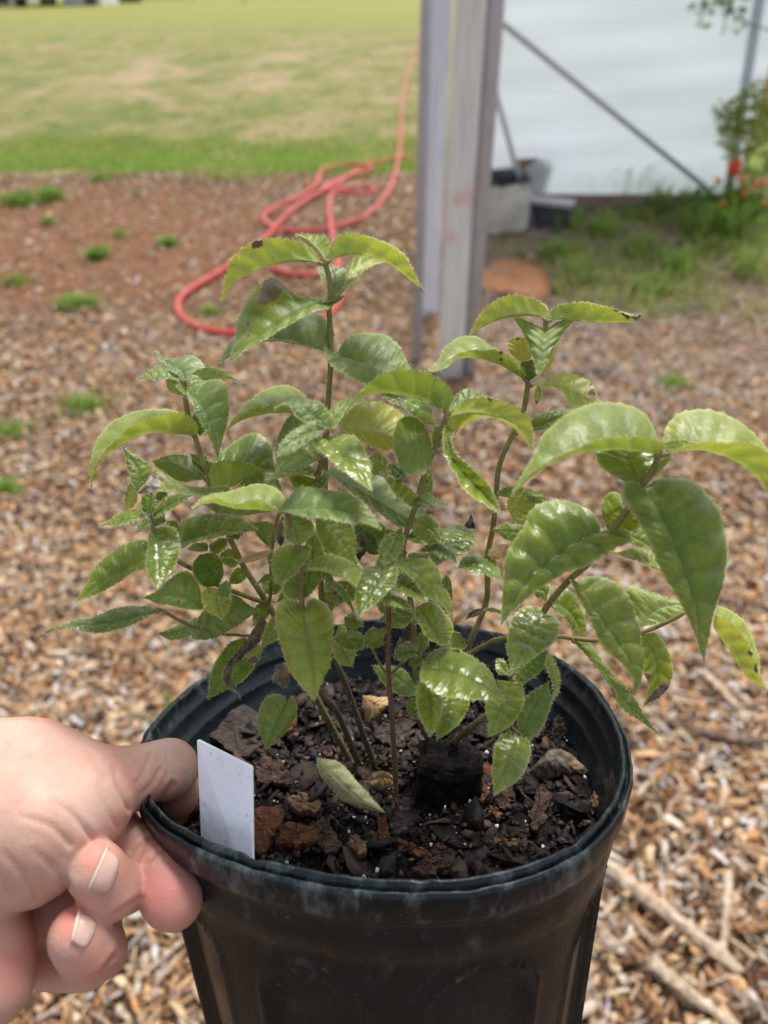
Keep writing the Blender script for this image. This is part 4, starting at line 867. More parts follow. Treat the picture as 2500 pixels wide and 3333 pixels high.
stem('S3', [('A', 480, 1060, 19.6), ('A', 500, 1140, 19.8), ('A', 555, 1300, 20.1), ('A', 590, 1440, 20.3), ('A', 585, 1560, 20.5), ('C', 383, 680, 20.8), ('C', 430, 960, 22), ('C', 500, 1210, 24.0)], 1.3, 1.1, .6, .2, hairy=160)
stem('S4', [('B', 830, 410, 22.6), ('B', 838, 520, 22.7), ('B', 860, 640, 22.8), ('B', 905, 780, 22.9), ('B', 935, 880, 23), ('B', 985, 1040, 23.1), ('B', 1040, 1230, 23.4), ('B', 1130, 1440, 23.7), ('D', 1240, 520, 24), ('D', 1330, 660, 24.2), ('D', 1430, 820, 24.5), ('S', 960, 2140, 25)], 1.8, 1.2, .12, .45, soil=(610, 440), hairy=120)
stem('S4b', [('D', 590, 110, 20.9), ('D', 610, 200, 21.0), ('D', 650, 330, 21.3), ('D', 790, 470, 22), ('D', 920, 540, 22.7), ('D', 1060, 635, 23.2), ('D', 1230, 700, 23.9), ('D', 1375, 752, 24.3)], 1.15, .9, .25, 0, hairy=70)
stem('S4c', [('D', 600, 815, 21.6), ('D', 660, 795, 21.7), ('D', 780, 860, 22.3), ('D', 900, 915, 22.9), ('D', 1090, 960, 23.8), ('D', 1260, 970, 24.5), ('S', 930, 2090, 24.9)], .95, .75, .1, 0, hairy=60)
stem('S4d', [('D', 1490, 95, 22.3), ('D', 1455, 190, 22.6), ('D', 1428, 320, 22.9), ('D', 1415, 520, 23.5), ('D', 1410, 700, 24.1), ('D', 1395, 760, 24.3)], .9, .75, .2, .3, hairy=40)
stem('S5', [('A', 1555, 440, 20.7), ('A', 1500, 610, 21.1), ('A', 1470, 670, 21.2), ('A', 1410, 830, 21.5), ('A', 1345, 1050, 21.9), ('A', 1290, 1220, 22.2), ('A', 1270, 1350, 22.4), ('C', 1130, 760, 23), ('C', 1140, 1080, 23.8), ('C', 1155, 1300, 24.3), ('C', 1195, 1500, 24.8)], 1.5, 1.15, .15, .7, soil=(905, 380), hairy=120)
stem('S6', [('C', 930, 405, 20.7), ('C', 955, 560, 21.4), ('C', 965, 720, 21.9), ('C', 962, 950, 22.4), ('C', 965, 1150, 22.8), ('C', 985, 1400, 23.2), ('C', 1000, 1640, 23.6)], 1.35, 1.05, .85, .1, soil=(768, 630), hairy=260)
stem('S7', [('H', 885, 305, 22.6), ('H', 880, 380, 22.7), ('H', 850, 520, 22.8), ('H', 775, 640, 22.9), ('H', 760, 760, 23), ('H', 735, 900, 23.1), ('H', 665, 1060, 23.3), ('H', 590, 1220, 23.5), ('H', 560, 1340, 23.6), ('H', 550, 1500, 23.8), ('H', 535, 1640, 24), ('E', 170, 880, 24.2), ('E', 145, 1020, 24.4), ('E', 143, 1230, 24.8), ('E', 105, 1350, 25.1), ('E', 40, 1530, 25.6)], 1.7, 1.15, .15, .25, soil=(1000, 260), hairy=140)
stem('S8', [('E', 1068, 470, 18.7), ('E', 1030, 560, 18.9), ('E', 965, 650, 19.1), ('E', 900, 760, 19.4), ('E', 820, 870, 19.7), ('E', 760, 950, 20), ('E', 690, 1050, 20.3), ('E', 580, 1145, 20.8), ('E', 450, 1310, 21.5), ('S', 1700, 2150, 22.6), ('S', 1620, 2290, 23.6), ('C', 1480, 1520, 24.2)], 1.7, 1.25, .3, .75, soil=(915, 400), hairy=160)
stem('S9', [('F', 1215, 318, 20.8), ('F', 1110, 375, 21), ('F', 970, 430, 21.3), ('F', 750, 470, 21.8), ('F', 600, 460, 22.1), ('F', 510, 450, 22.4), ('F', 220, 462, 23.8), ('F', 130, 500, 24.4), ('F', 40, 545, 25.1)], 1.2, .9, .2, 0, hairy=90)
stem('S10', [('C', 840, 920, 22.3), ('C', 880, 1010, 22.5), ('C', 935, 1110, 22.7), ('C', 965, 1140, 22.8)], .6, .5, .2, 0, hairy=30)
stem('S10b', [('C', 1440, 965, 20.9), ('C', 1330, 985, 21.1), ('C', 1190, 1000, 21.5), ('C', 1080, 1035, 22.1), ('C', 975, 1135, 22.7)], .75, .7, .6, 0, hairy=50)
stem('S11', [('F', 330, 985, 21.4), ('F', 275, 930, 21.3), ('F', 245, 830, 21.4), ('F', 280, 690, 21.3), ('F', 360, 610, 21.8), ('F', 450, 520, 22.2), ('F', 520, 455, 22.4)], .7, .6, .3, 0, hairy=40)
# ---- leaf material
m = NT('leaf'); uvn = m.n('UVMap'); uv = uvn.outputs[0]; U, Vv, _z = m.sep(uv); A1 = m.n('Attribute', attribute_name='tone'); A2 = m.n('Attribute', attribute_name='dmg')
sA = m.n('SeparateColor'); m.l(A1.outputs['Color'], sA.inputs[0]); sB = m.n('SeparateColor'); m.l(A2.outputs['Color'], sB.inputs[0])
yel, pale, wet = sA.outputs[0], sA.outputs[1], sA.outputs[2]; brn, vein, edge = sB.outputs[0], sB.outputs[1], sB.outputs[2]
o = m.obj(); n1 = m.noise(o, 130, 4, .6); n2 = m.noise(o, 520, 4, .65); n3 = m.noise(o, 1400, 3, .6)
geo = m.n('NewGeometry'); back = geo.outputs['Backfacing']
up = m.mix(m.step(n1, .3, .72), (.090, .170, .006), (.225, .310, .014)); up = m.mix(m.math('MULTIPLY', m.step(n2, .45, .75), .2), up, (.26, .38, .05))
up = m.mix(yel, up, m.mix(n1, (.33, .40, .045), (.46, .47, .08)))
up = m.mix(m.math('MULTIPLY', pale, .65), up, m.mix(n2, (.25, .36, .13), (.38, .47, .22)))
up = m.mix(m.math('MULTIPLY', vein, .42), up, (.065, .12, .02)); up = m.mix(m.math('MULTIPLY', edge, .9), up, (.52, .56, .20))
un = m.mix(m.step(n1, .3, .72), (.22, .31, .045), (.31, .39, .065)); un = m.mix(m.math('MULTIPLY', m.math('SUBTRACT', yel, .2, clamp=True), .9), un, (.52, .50, .07)); un = m.mix(m.math('MULTIPLY', vein, .5), un, (.46, .52, .20)); un = m.mix(m.math('MULTIPLY', pale, .5), un, (.10, .17, .05))
col = m.mix(back, up, un); rnd = m.n('ObjectInfo').outputs['Random']; hv = m.n('HueSaturation'); m.l(col, hv.inputs['Color']); m.l(m.math('MULTIPLY_ADD', rnd, .42, .78), hv.inputs['Value']); m.l(m.math('MULTIPLY_ADD', rnd, -.02, .51), hv.inputs['Hue']); col = hv.outputs[0]
spk = m.step(m.noise(o, 900, 2, .5), .70, .76); col = m.mix(m.math('MULTIPLY', spk, .55), col, (.06, .045, .02))
bb = m.step(m.math('ADD', brn, m.math('MULTIPLY', m.math('SUBTRACT', n2, .5), .9)), .42, .60); halo = m.step(m.math('ADD', brn, m.math('MULTIPLY', m.math('SUBTRACT', n2, .5), .7)), .18, .42)
col = m.mix(m.math('MULTIPLY', halo, .75), col, (.40, .30, .05)); col = m.mix(bb, col, m.mix(n3, (.045, .022, .018), (.20, .14, .115)))
rgh = m.math('SUBTRACT', .50, m.math('MULTIPLY', wet, .30)); wm = m.math('MULTIPLY', m.math('POWER', wet, 1.6), m.step(m.noise(o, 110, 3, .55, .6), .42, .50))
bmp = m.bump(m.math('ADD', n2, m.math('MULTIPLY', n3, .5)), .35, .0006); drop = m.bump(m.noise(o, 150, 2, .5), .8, .0020)
pb = m.n('BsdfPrincipled'); m.l(col, pb.inputs['Base Color']); m.put(pb.inputs['Roughness'], rgh); m.l(bmp, pb.inputs['Normal']); pb.inputs['Specular IOR Level'].default_value = .45
m.l(m.math('MULTIPLY', wm, .75), pb.inputs['Coat Weight']); pb.inputs['Coat Roughness'].default_value = .20; pb.inputs['Coat IOR'].default_value = 1.7; m.l(drop, pb.inputs['Coat Normal']); pb.inputs['Sheen Weight'].default_value = .10; pb.inputs['Sheen Roughness'].default_value = .5
tr = m.n('BsdfTranslucent'); m.l(m.mix(.5, col, m.mix(1, col, (1.6, 1.5, .5), 'MULTIPLY')), tr.inputs[0]); m.l(bmp, tr.inputs['Normal'])
mx = m.n('MixShader'); m.l(m.math('MULTIPLY', m.math('SUBTRACT', 1, bb), .36), mx.inputs[0]); m.l(pb.outputs[0], mx.inputs[1]); m.l(tr.outputs[0], mx.inputs[2]); LEAF = m.done(mx.outputs[0])
m = NT('dead_leaf'); o = m.obj(); n = m.noise(o, 380, 5, .65); n1 = m.noise(o, 90, 3)
c = m.mix(m.step(n, .35, .7), (.06, .045, .035), (.23, .185, .15)); c = m.mix(m.step(n1, .5, .7), c, (.30, .20, .12)); DEAD = m.done(m.bsdf(c, .8, m.bump(n, .8, .001), Specular_IOR_Level=.15))
m = NT('pale_dry_leaf'); o = m.obj(); n = m.noise(o, 260, 5, .65); PALEL = m.done(m.bsdf(m.mix(m.step(n, .35, .7), (.46, .46, .20), (.60, .58, .33)), .65, m.bump(n, .5, .001)))
m = NT('tan_leaf'); o = m.obj(); n = m.noise(o, 380, 5, .65); TANL = m.done(m.bsdf(m.mix(m.step(n, .35, .7), (.42, .26, .12), (.58, .38, .16)), .65, m.bump(n, .5, .001)))
LCOUNT = [0]; LEAFPTS = []
def leaf(v, d, side, mid, ea, eb, yel=.1, pale=0, wet=.25, tip=0, spots=(), hairy=1.0, mat=None, bulge=.055, quilt=1.0, name='leaf', label=None, own=None, teeth=19, ser=1.0, parent=None, lay=None):
    LCOUNT[0] += 1; ser = ser*.3 if mat is not None else ser; quilt = quilt*.45 if mat is not None else quilt; gg = np.random.default_rng(100+LCOUNT[0]); view = v; lay = (.5 if wet >= .75 else 0) if lay is None else lay
    def cv(pts): 
        out = []
        for q in pts:
            sx, sy = src(view, q[0], q[1]); dz = q[2] if len(q) > 2 else 0; dz = dz - lay*1.376*(sy-src(view, *mid[0][:2])[1])*d/F; out.append(P(sx, sy, (d+dz)/100.))
        return out
    M_ = cv(mid)
    # attach to the nearest stem if the base lies on it
    bs = src(view, *mid[0][:2]); best = None
    for k, (c, rr, o_) in STEMS.items():
        rel = (c-CO) @ MR; sx, sy = CX+F*rel[:, 0]/-rel[:, 2], CY-F*rel[:, 1]/-rel[:, 2]; dd = np.hypot(sx-bs[0], sy-bs[1]); i = dd.argmin(); q = dd[i] + abs(-rel[i, 2]*100-d)*14
        if best is None or q < best[0]: best = (q, dd[i], k, i, -rel[i, 2]*100)
    att = best[1] < 42 and abs(best[4]-d) < 2.2 and own is None
    if att:
        sh = best[4]-.05-d; d = d+sh; M_ = cv(mid)
    nT, nS = 80, 9; A_ = cv([mid[0]]+list(ea)+[mid[-1]]); B_ = cv([mid[0]]+list(eb)+[mid[-1]])
    Mc, Ac, Bc = catmull(M_, nT), catmull(A_, nT), catmull(B_, nT); L = np.linalg.norm(np.diff(Mc, axis=0), axis=1).sum()
    t = np.linspace(0, 1, nT); teeth = max(teeth, 9) if L > .02 else teeth; sz = min(1, (L/.036)**1.1); quilt = quilt*sz; env = np.sin(np.pi*np.clip(t*1.05, 0, 1))**.5
    ac = (1-.42*np.clip((t-.72)/.28, 0, 1)**.8)[:, None]; Ac = Mc+(Ac-Mc)*ac; Bc = Mc+(Bc-Mc)*ac
    saw = ((t*teeth) % 1.0); saw = np.where(saw < .75, saw/.75, (1-saw)/.25); amp = .00065*ser*env*min(1.15, sz)
    for E_, s_ in ((Ac, 1), (Bc, -1)):
        o_ = E_-Mc; ol = np.linalg.norm(o_, axis=1)[:, None]+1e-9; o_ = o_/ol
        E_ += o_*(saw*amp)[:, None]*np.clip(ol/.002, 0, 1) + gg.normal(0, .00007, E_.shape)
    s = np.linspace(0, 1, nS); rowsA = Mc[:, None]+(Ac-Mc)[:, None]*s[None, :, None]; rowsB = Mc[:, None]+(Bc-Mc)[:, None]*s[None, :, None]
    Gd = np.concatenate([rowsB[:, ::-1], rowsA[:, 1:]], 1); S_ = np.concatenate([-s[::-1], s[1:]]); nW = len(S_)
    dT = np.gradient(Gd, axis=0); dS = np.gradient(Gd, axis=1); N = np.cross(dT, dS); N /= np.linalg.norm(N, axis=2)[..., None]+1e-12
    vd = Gd-CO; vd /= np.linalg.norm(vd, axis=2)[..., None]; fa = -(N[10:70, nS+1:]*vd[10:70, nS+1:]).sum(2); sgn = np.sign(np.median(fa)) or 1
    flip = sgn < 0 if side == 't' else sgn > 0
    N = -N if flip else N                    # N now points out of the upper side
    aw = np.abs(S_)[None, :]; wid = np.where(S_[None, :] >= 0, np.linalg.norm(Ac-Mc, axis=1)[:, None], np.linalg.norm(Bc-Mc, axis=1)[:, None])
    nv = 6.5; phs = (t[:, None]*nv - aw*.95 - .25); fr = phs % 1.0; vl = np.exp(-((np.minimum(fr, 1-fr))/.085)**2)*np.clip(aw*8, 0, 1)*np.clip((1-aw)*5, 0, 1)
    ml = np.exp(-(aw*wid/.00035)**2); vein = np.clip(vl*.75+ml, 0, 1)
    env2 = env[:, None]*np.clip(wid/.004, 0, 1); disp = np.sin(np.pi*aw)*bulge*wid*env[:, None] + (np.abs(np.sin(np.pi*fr))-.5)*.0008*quilt*env2*np.sin(np.pi*np.clip(aw, .02, .98))**.5 - ml*.0004*env2
    wx = gg.uniform(0, 6.28, 4); disp = disp + (.0003*np.sin(t[:, None]*9+wx[0]+S_[None]*2) + .0002*np.sin(t[:, None]*17+wx[1]-S_[None]*4))*aw*env2 + gg.normal(0, .00003, Gd.shape[:2])
    Gd = Gd + N*disp[..., None]; Vt = Gd.reshape(-1, 3); idx = np.arange(nT*nW).reshape(nT, nW)
    q = np.stack([idx[:-1, :-1].ravel(), idx[1:, :-1].ravel(), idx[1:, 1:].ravel(), idx[:-1, 1:].ravel()], 1)
    if flip: q = q[:, ::-1]
    # note N (unflipped) = dT x dS matches winding (i,j),(i+1,j),(i+1,j+1),(i,j+1)
    tone = np.zeros((nT, nW, 4)); dm = np.zeros((nT, nW, 4)); tone[..., 3] = dm[..., 3] = 1
    tip_y = np.clip((t[:, None]-.62)/.5, 0, 1)*.45; tone[..., 0] = np.clip(yel+tip_y*(yel > .02)+.25*np.clip((aw-.55)*2, 0, 1)*min(1, yel*3+.2)+gg.uniform(-.05, .05), 0, 1)
    tone[..., 1] = pale; tone[..., 2] = wet; dm[..., 1] = vein; dm[..., 2] = np.clip((aw-.90)/.10, 0, 1)*.8
    if tip: dm[..., 0] = np.maximum(dm[..., 0], np.clip((t[:, None]-(1-.11*tip))/(.07), 0, 1))
    for (a, b, r) in spots: dm[..., 0] = np.maximum(dm[..., 0], np.clip(1.25-np.hypot((t[:, None]-a)*L, (S_[None]-b)*np.maximum(wid, .001))/(r*L), 0, 1))
    uvs = np.stack([np.repeat(t, nW), np.tile(S_*.5+.5, nT)], 1); tone = tone.reshape(-1, 4); dm = dm.reshape(-1, 4); F_ = [tuple(a) for a in q]; mi = [0]*len(F_); n0 = len(Vt)
    # short hairs on the margin and faces
    HV = []; nh = int(220*hairy*min(1.3, L/.035))
    Ng = N.reshape(nT, nW, 3)
    for i in range(nh):
        a = gg.integers(1, nT-2); sd = gg.choice([0, nW-1]); b_ = Gd[a, sd]; o_ = Gd[a, sd]-Gd[a, nS-1]; ln = np.linalg.norm(o_)+1e-9; o_ = o_/ln; dr = o_*gg.uniform(.3, 1)+Ng[a, sd]*gg.normal(0, .6)+gg.normal(0, .25, 3)
        HV.append((b_-o_*.0001, dr/np.linalg.norm(dr)*gg.uniform(.0006, .0014)))
    for i in range(int(nh*1.1)):
        a = gg.integers(1, nT-2); sd = gg.integers(0, nW); dr = Ng[a, sd]*gg.choice([1, -1])*.7+gg.normal(0, .4, 3); HV.append((Gd[a, sd], dr/np.linalg.norm(dr)*gg.uniform(.0004, .0009)))
    hv_, hf_ = [], []
    for b_, dr in HV:
        sd = np.cross(dr, vd[0, 0]); sd = sd/(np.linalg.norm(sd)+1e-12)*.000045; k = n0+len(hv_); hv_ += [b_-sd, b_+sd, b_+dr]; hf_.append((k, k+1, k+2))
    if hv_: Vt = np.vstack([Vt, hv_]); F_ += hf_; mi += [1]*len(hf_); uvs = np.vstack([uvs, np.zeros((len(hv_), 2))]); tone = np.vstack([tone, np.tile([0, 0, 0, 1.], (len(hv_), 1))]); dm = np.vstack([dm, np.tile([0, 0, 0, 1.], (len(hv_), 1))])
    mats = [mat or LEAF, HAIR, STEM]
    if att:                                   # leaf stalk
        c, rr, o_ = STEMS[best[2]]; pth = [c[best[3]], (c[best[3]]+Mc[0])/2, Mc[0], Mc[2]]; tv, tf = tube(pth, np.array([.0008, .0007, .0006, .0003]), 6); k = len(Vt); Vt = np.vstack([Vt, tv]); F_ += [tuple(i+k for i in a) for a in tf]; mi += [2]*len(tf)
        uvs = np.vstack([uvs, np.zeros((len(tv), 2))]); z1 = np.tile([.2, 0, 0, 1.], (len(tv), 1)); tone = np.vstack([tone, z1]); dm = np.vstack([dm, z1])
    par = STEMS[own or best[2]][2] if parent is None else parent
    if parent == 'top': par = None
    o_ = mesh(name, Vt, F_, mats, par, origin=Mc[0], uv=uvs, cols={'tone': tone, 'dmg': dm, 'tint': np.zeros((len(Vt), 4))+np.array([.2, 0, 0, 1])}, mi=mi)
    if label: o_['label'] = label
    return o_
# ------------------------------------------------------------------ leaves, one by one: (sheet, depth cm, side seen, midrib, edge, edge)
l = leaf
# tall middle shoot
l('G', 21.2, 'u', [(815, 325), (640, 308, -.3), (430, 350, -.6), (250, 435, -.8), (130, 612, -1)], [(770, 245), (640, 182, -.3), (440, 168, -.8), (290, 238, -1), (185, 370, -1.1)], [(740, 215, .9), (600, 182, 1.1), (440, 185, 1.0), (300, 262, .6), (195, 400, 0)], yel=.38, tip=.5, spots=[(.5, .9, .05)])
l('G', 21.2, 'u', [(865, 315), (980, 268), (1150, 268, -.2), (1300, 335, -.4), (1420, 430, -.6), (1520, 530, -.8)], [(885, 205), (970, 135), (1100, 145, -.3), (1280, 215, -.6), (1420, 330, -.8)], [(900, 195, .9), (1000, 133, 1.2), (1160, 148, 1.1), (1320, 228, .7), (1440, 350, 0)], yel=.38, tip=1)
l('G', 21.5, 'u', [(845, 300), (790, 232, .5), (720, 165, 1), (638, 130, 1.4)], [(872, 230, .2), (860, 165, .5), (780, 130, 1), (700, 125, 1.3)], [(800, 262, .6), (740, 205, .9), (690, 172, 1.3)], yel=.35)
l('G', 22.0, 't', [(905, 555), (905, 480, .5), (895, 400, 1), (885, 335, 1.3)], [(940, 520, .3), (985, 430, .9), (990, 360, 1.3)], [(860, 490, .2), (812, 400, .7), (802, 345, 1.2)], pale=.7, yel=0)
l('G', 22.1, 'u', [(898, 600), (945, 515, .5), (1010, 410, 1), (1110, 335, 1.6), (1258, 318, 2.2)], [(925, 500, .6), (985, 390, 1), (1075, 272, 1.6), (1180, 280, 2)], [(985, 510, .3), (1060, 420, .8), (1140, 350, 1.3)], yel=.25)
l('G', 21.6, 't', [(868, 610), (780, 600, -.3), (640, 665, -.7), (450, 790, -1.1), (300, 905, -1.3), (183, 1025, -1.4)], [(800, 560, 0), (640, 535, .1), (500, 430, .3), (430, 462, .2), (330, 570, -.1), (255, 720, -.5), (212, 870, -.9)], [(850, 640, -.5), (700, 680, -1.0), (480, 810, -1.5), (340, 900, -1.6), (240, 985, -1.6)], yel=.28, pale=.25, spots=[(.42, .62, .13), (.36, .8, .12), (.33, .95, .08), (.66, .5, .03), (.72, .3, .03), (1.0, 0, .09)], tip=1)
l('G', 21.4, 't', [(880, 600), (930, 575, -.1), (985, 545, .1)], [(830, 590, -.2), (880, 550, 0), (940, 540, .1)], [(860, 615), (930, 590, -.1)], yel=.3, teeth=6)
l('G', 22.0, 't', [(865, 920), (750, 895, -.4), (620, 860, -.7), (480, 845, -.9), (300, 880, -1.1), (120, 1018, -1.2)], [(905, 800, .1), (850, 700, .4), (740, 652, .6), (600, 680, .5), (440, 765, .2), (250, 820, -.3), (150, 920, -.8)], [(700, 885, -.8), (560, 850, -1.1), (440, 852, -1.2), (290, 900, -1.3)], pale=.8, yel=.1)
l('G', 22.2, 't', [(870, 925), (1000, 965, -.2), (1200, 1010, -.3), (1330, 1060, -.3), (1445, 1075, -.2)], [(930, 935, .3), (985, 850, .5), (1085, 792, .7), (1230, 805, .7), (1335, 875, .5), (1430, 1010, .1)], [(845, 890, -.4), (880, 995, -.7), (960, 1062, -.8), (1090, 1135, -.7), (1260, 1120, -.5)], yel=.12, pale=.35, wet=.2)
# second shoot, in front of the tall one
l('A', 21.4, 't', [(770, 400), (640, 395, -.3), (500, 395, -.5), (350, 400, -.7), (200, 440, -.9), (80, 515, -1)], [(700, 330, .3), (640, 310, .5), (560, 245, .9), (450, 225, .9), (310, 265, .6), (190, 352, 0), (110, 430, -.6)], [(620, 340, -.6), (480, 330, -.9), (350, 352, -1.1), (200, 402, -1.2), (110, 470, -1.2)], yel=.2, pale=.2)
l('A', 20.6, 't', [(745, 510), (690, 440, -.1), (600, 375, -.2), (480, 342, -.2), (385, 375, -.2)], [(765, 420, .2), (730, 350, .3), (640, 322, .2), (500, 322, 0)], [(690, 480, -.3), (610, 460, -.4), (545, 410, -.4), (480, 350, -.3)], pale=.45, yel=.12, hairy=1.6)
l('A', 20.4, 't', [(748, 512), (800, 430, .1), (880, 350, .4), (960, 322, .6), (1100, 390, .6)], [(738, 450, .1), (790, 365, .4), (880, 312, .7), (970, 312, .8)], [(800, 500, -.2), (852, 440, 0), (900, 385, .3), (975, 340, .5)], pale=.4, yel=.1, tip=1)
l('A', 20.4, 't', [(740, 515), (640, 530, -.6), (520, 595, -1.1), (410, 690, -1.4)], [(705, 468, -.1), (620, 480, -.5), (520, 535, -.9), (440, 610, -1.2)], [(700, 545, -.5), (620, 598, -.9), (540, 650, -1.2), (460, 690, -1.4)], pale=.45, yel=.25, hairy=1.8)
l('A', 20.5, 't', [(750, 565), (800, 640, -.5), (900, 725, -.9), (990, 830, -1.1), (1060, 940, -1.2)], [(665, 572, -.2), (700, 640, -.5), (790, 730, -.9), (890, 820, -1.2), (1000, 900, -1.3)], [(830, 555, 0), (910, 552, -.2), (975, 610, -.5), (1035, 720, -.8), (1058, 850, -1.1)], wet=.95, yel=.22, hairy=1.6)
l('A', 22.2, 'u', [(695, 720), (600, 650, .2), (540, 530, .5), (520, 405, .9)], [(560, 785, -.1), (435, 772, 0), (412, 640, .3), (450, 480, .7)], [(745, 640, .1), (720, 570, .3), (610, 470, .6)], yel=.05, pale=.9)
l('A', 21.3, 't', [(700, 838), (600, 812, -.3), (470, 828, -.5), (325, 866, -.7)], [(650, 765, .2), (560, 735, .3), (470, 760, 0), (390, 815, -.4)], [(600, 802, -.6), (470, 818, -.8)], yel=.2, hairy=1.2)
l('A', 21.8, 't', [(693, 850), (640, 880), (600, 970, -.2)], [(560, 820, .2), (500, 840, .1), (540, 920, -.1)], [(720, 890), (670, 935, -.1)], yel=.15)
l('A', 21.8, 't', [(700, 850), (740, 860, .1), (700, 920, 0)], [(740, 790, .3), (770, 830, .2), (750, 890, .1)], [(690, 890), (690, 910)], yel=.15, teeth=6)
# right-centre shoot
l('A', 20.9, 'u', [(1558, 405), (1440, 325, -.3), (1290, 280, -.7), (1100, 262, -1.0), (970, 305, -1.1), (872, 412, -1.2)], [(1605, 300, -.1), (1550, 215, -.3), (1440, 143, -.8), (1320, 118, -1.2), (1180, 135, -1.4), (1060, 190, -1.5), (950, 280, -1.4)], [(1590, 300, .8), (1540, 215, 1.0), (1430, 150, .8), (1300, 130, .3), (1160, 150, -.2), (1050, 205, -.7)], yel=.22)
l('A', 21.9, 't', [(1085, 255), (1230, 310, -.1), (1370, 380, -.2), (1490, 500, -.3)], [(1200, 258, .3), (1320, 290, .4), (1440, 345, .3), (1478, 430, .1)], [(1150, 300, -.3), (1270, 372, -.4), (1400, 460, -.4)], yel=.05, wet=.4, own='S5')
l('A', 22.0, 'u', [(800, 488), (930, 512, .1), (1080, 542, .2), (1210, 572, .3), (1285, 600, .3)], [(840, 430, .4), (950, 345, .8), (1085, 325, 1.0), (1210, 365, 1.0), (1300, 455, .8)], [(880, 530, -.2), (980, 590, -.2), (1090, 640, 0), (1200, 657, .2), (1270, 645, .3)], yel=.62, own='S1', quilt=1.8)
l('A', 21.5, 'u', [(1465, 650), (1390, 640, -.1), (1290, 635, -.2), (1195, 590, -.3)], [(1440, 535, .4), (1375, 450, .6), (1285, 430, .5), (1210, 490, .1)], [(1462, 740, -.3), (1420, 810, -.5), (1365, 825, -.6), (1290, 800, -.6), (1230, 725, -.5)], yel=.10, pale=.35, spots=[(.78, .55, .03), (.72, .75, .025), (.8, .3, .02), (.62, .6, .015)])
l('A', 21.2, 't', [(1490, 655), (1502, 570, .1), (1535, 480, .2)], [(1465, 600, .1), (1478, 510, .1)], [(1548, 610, .2), (1552, 520, .2)], yel=.1, teeth=5)
l('A', 21.3, 't', [(1330, 1040), (1260, 965, -.2), (1180, 880, -.4), (1100, 790, -.5)], [(1370, 980, .2), (1300, 900, .1), (1240, 850, 0), (1170, 830, -.3)], [(1290, 1010, -.5), (1220, 960, -.6), (1170, 890, -.6)], yel=.4, wet=.5, quilt=3, ser=2.5, tip=.3, own='S5')
l('A', 21.3, 't', [(1330, 1000), (1400, 1000, -.2), (1500, 1060, -.4)], [(1380, 965, .2), (1450, 1000, 0)], [(1350, 1040, -.4), (1420, 1045, -.5)], yel=.5, quilt=3, ser=2.5, tip=1.5, spots=[(.5, -.8, .2), (.8, 0, .15)], own='S5')
l('A', 21.4, 't', [(1285, 850), (1240, 800, .1), (1170, 745, .2)], [(1290, 780, .4), (1220, 735, .4)], [(1230, 850, -.2), (1160, 800, 0)], wet=.9, quilt=3, ser=1.5, own='S5')
l('A', 22.2, 't', [(1390, 965), (1420, 890, .1), (1465, 800, .2)], [(1380, 870, .1), (1430, 830, .1)], [(1455, 930, .2), (1470, 870, .2)], wet=.6, quilt=2, ser=2.5, own='S5', spots=[(.6, 0, .1)])
l('A', 22.1, 't', [(1375, 985), (1470, 985, -.1), (1582, 1022, -.2)], [(1430, 955, .2), (1520, 990, .1)], [(1430, 1005, -.2), (1520, 1020, -.2)], wet=.6, yel=.15, own='S5')
l('A', 22.7, 'u', [(760, 815), (900, 885, -.1), (1100, 1000, -.2), (1300, 1115, -.3), (1480, 1185, -.4)], [(800, 765, .4), (950, 780, .6), (1150, 840, .7), (1320, 950, .5), (1450, 1080, .1)], [(860, 885, -.4), (950, 955, -.5), (1080, 1062, -.6), (1220, 1150, -.6), (1360, 1195, -.5)], yel=.05, pale=.75, spots=[(.97, .7, .07)], own='S2')
l('A', 22.4, 'u', [(1165, 765), (1100, 745), (1030, 712)], [(1150, 700, .3), (1080, 675, .3)], [(1150, 810, -.2), (1090, 825, -.2), (1040, 780, -.1)], yel=.45, own='S5')
# foreground shoot
l('A', 19.7, 't', [(440, 1062), (600, 1045, -.3), (800, 1048, -.5), (1000, 1105, -.7), (1135, 1195, -.8)], [(500, 975, .3), (580, 912, .4), (720, 912, .3), (860, 935, .1), (990, 1005, -.2), (1085, 1100, -.6)], [(560, 1085, -.5), (700, 1112, -.8), (850, 1138, -1), (1000, 1150, -1), (1090, 1185, -.9)], pale=.55, yel=.12, hairy=1.5)
l('B', 19.6, 't', [(1475, 1280), (1340, 1256, -.3), (1180, 1248, -.5), (1000, 1210, -.7), (870, 1270, -.8)], [(1505, 1190, .3), (1410, 1092, .6), (1300, 1088, .5), (1150, 1140, .2), (980, 1165, -.2), (905, 1210, -.6)], [(1400, 1222, -.6), (1310, 1205, -.9), (1190, 1228, -1), (1050, 1182, -1), (940, 1215, -1)], pale=.55, yel=.25, hairy=1.4)
l('C', 20.9, 't', [(385, 700), (400, 800, -.1), (430, 960, -.3), (460, 1130, -.5), (465, 1320, -.5)], [(330, 620, .2), (240, 640, .3), (203, 730, .3), (225, 880, .2), (270, 1050, 0), (340, 1190, -.2), (420, 1280, -.4)], [(440, 625, .2), (530, 650, .3), (588, 760, .3), (580, 950, .1), (545, 1120, -.1), (500, 1235, -.4)], yel=.5, pale=.1, wet=.4, bulge=.2, lay=.15)
l('C', 21.6, 't', [(378, 625), (425, 480, .2), (450, 330, .4), (445, 130, .6)], [(290, 618, 0), (245, 560, 0), (275, 480, .1), (350, 400, .3), (400, 250, .5)], [(420, 605, 0), (500, 500, .1), (525, 340, .4), (490, 190, .5)], yel=.12, pale=.1)
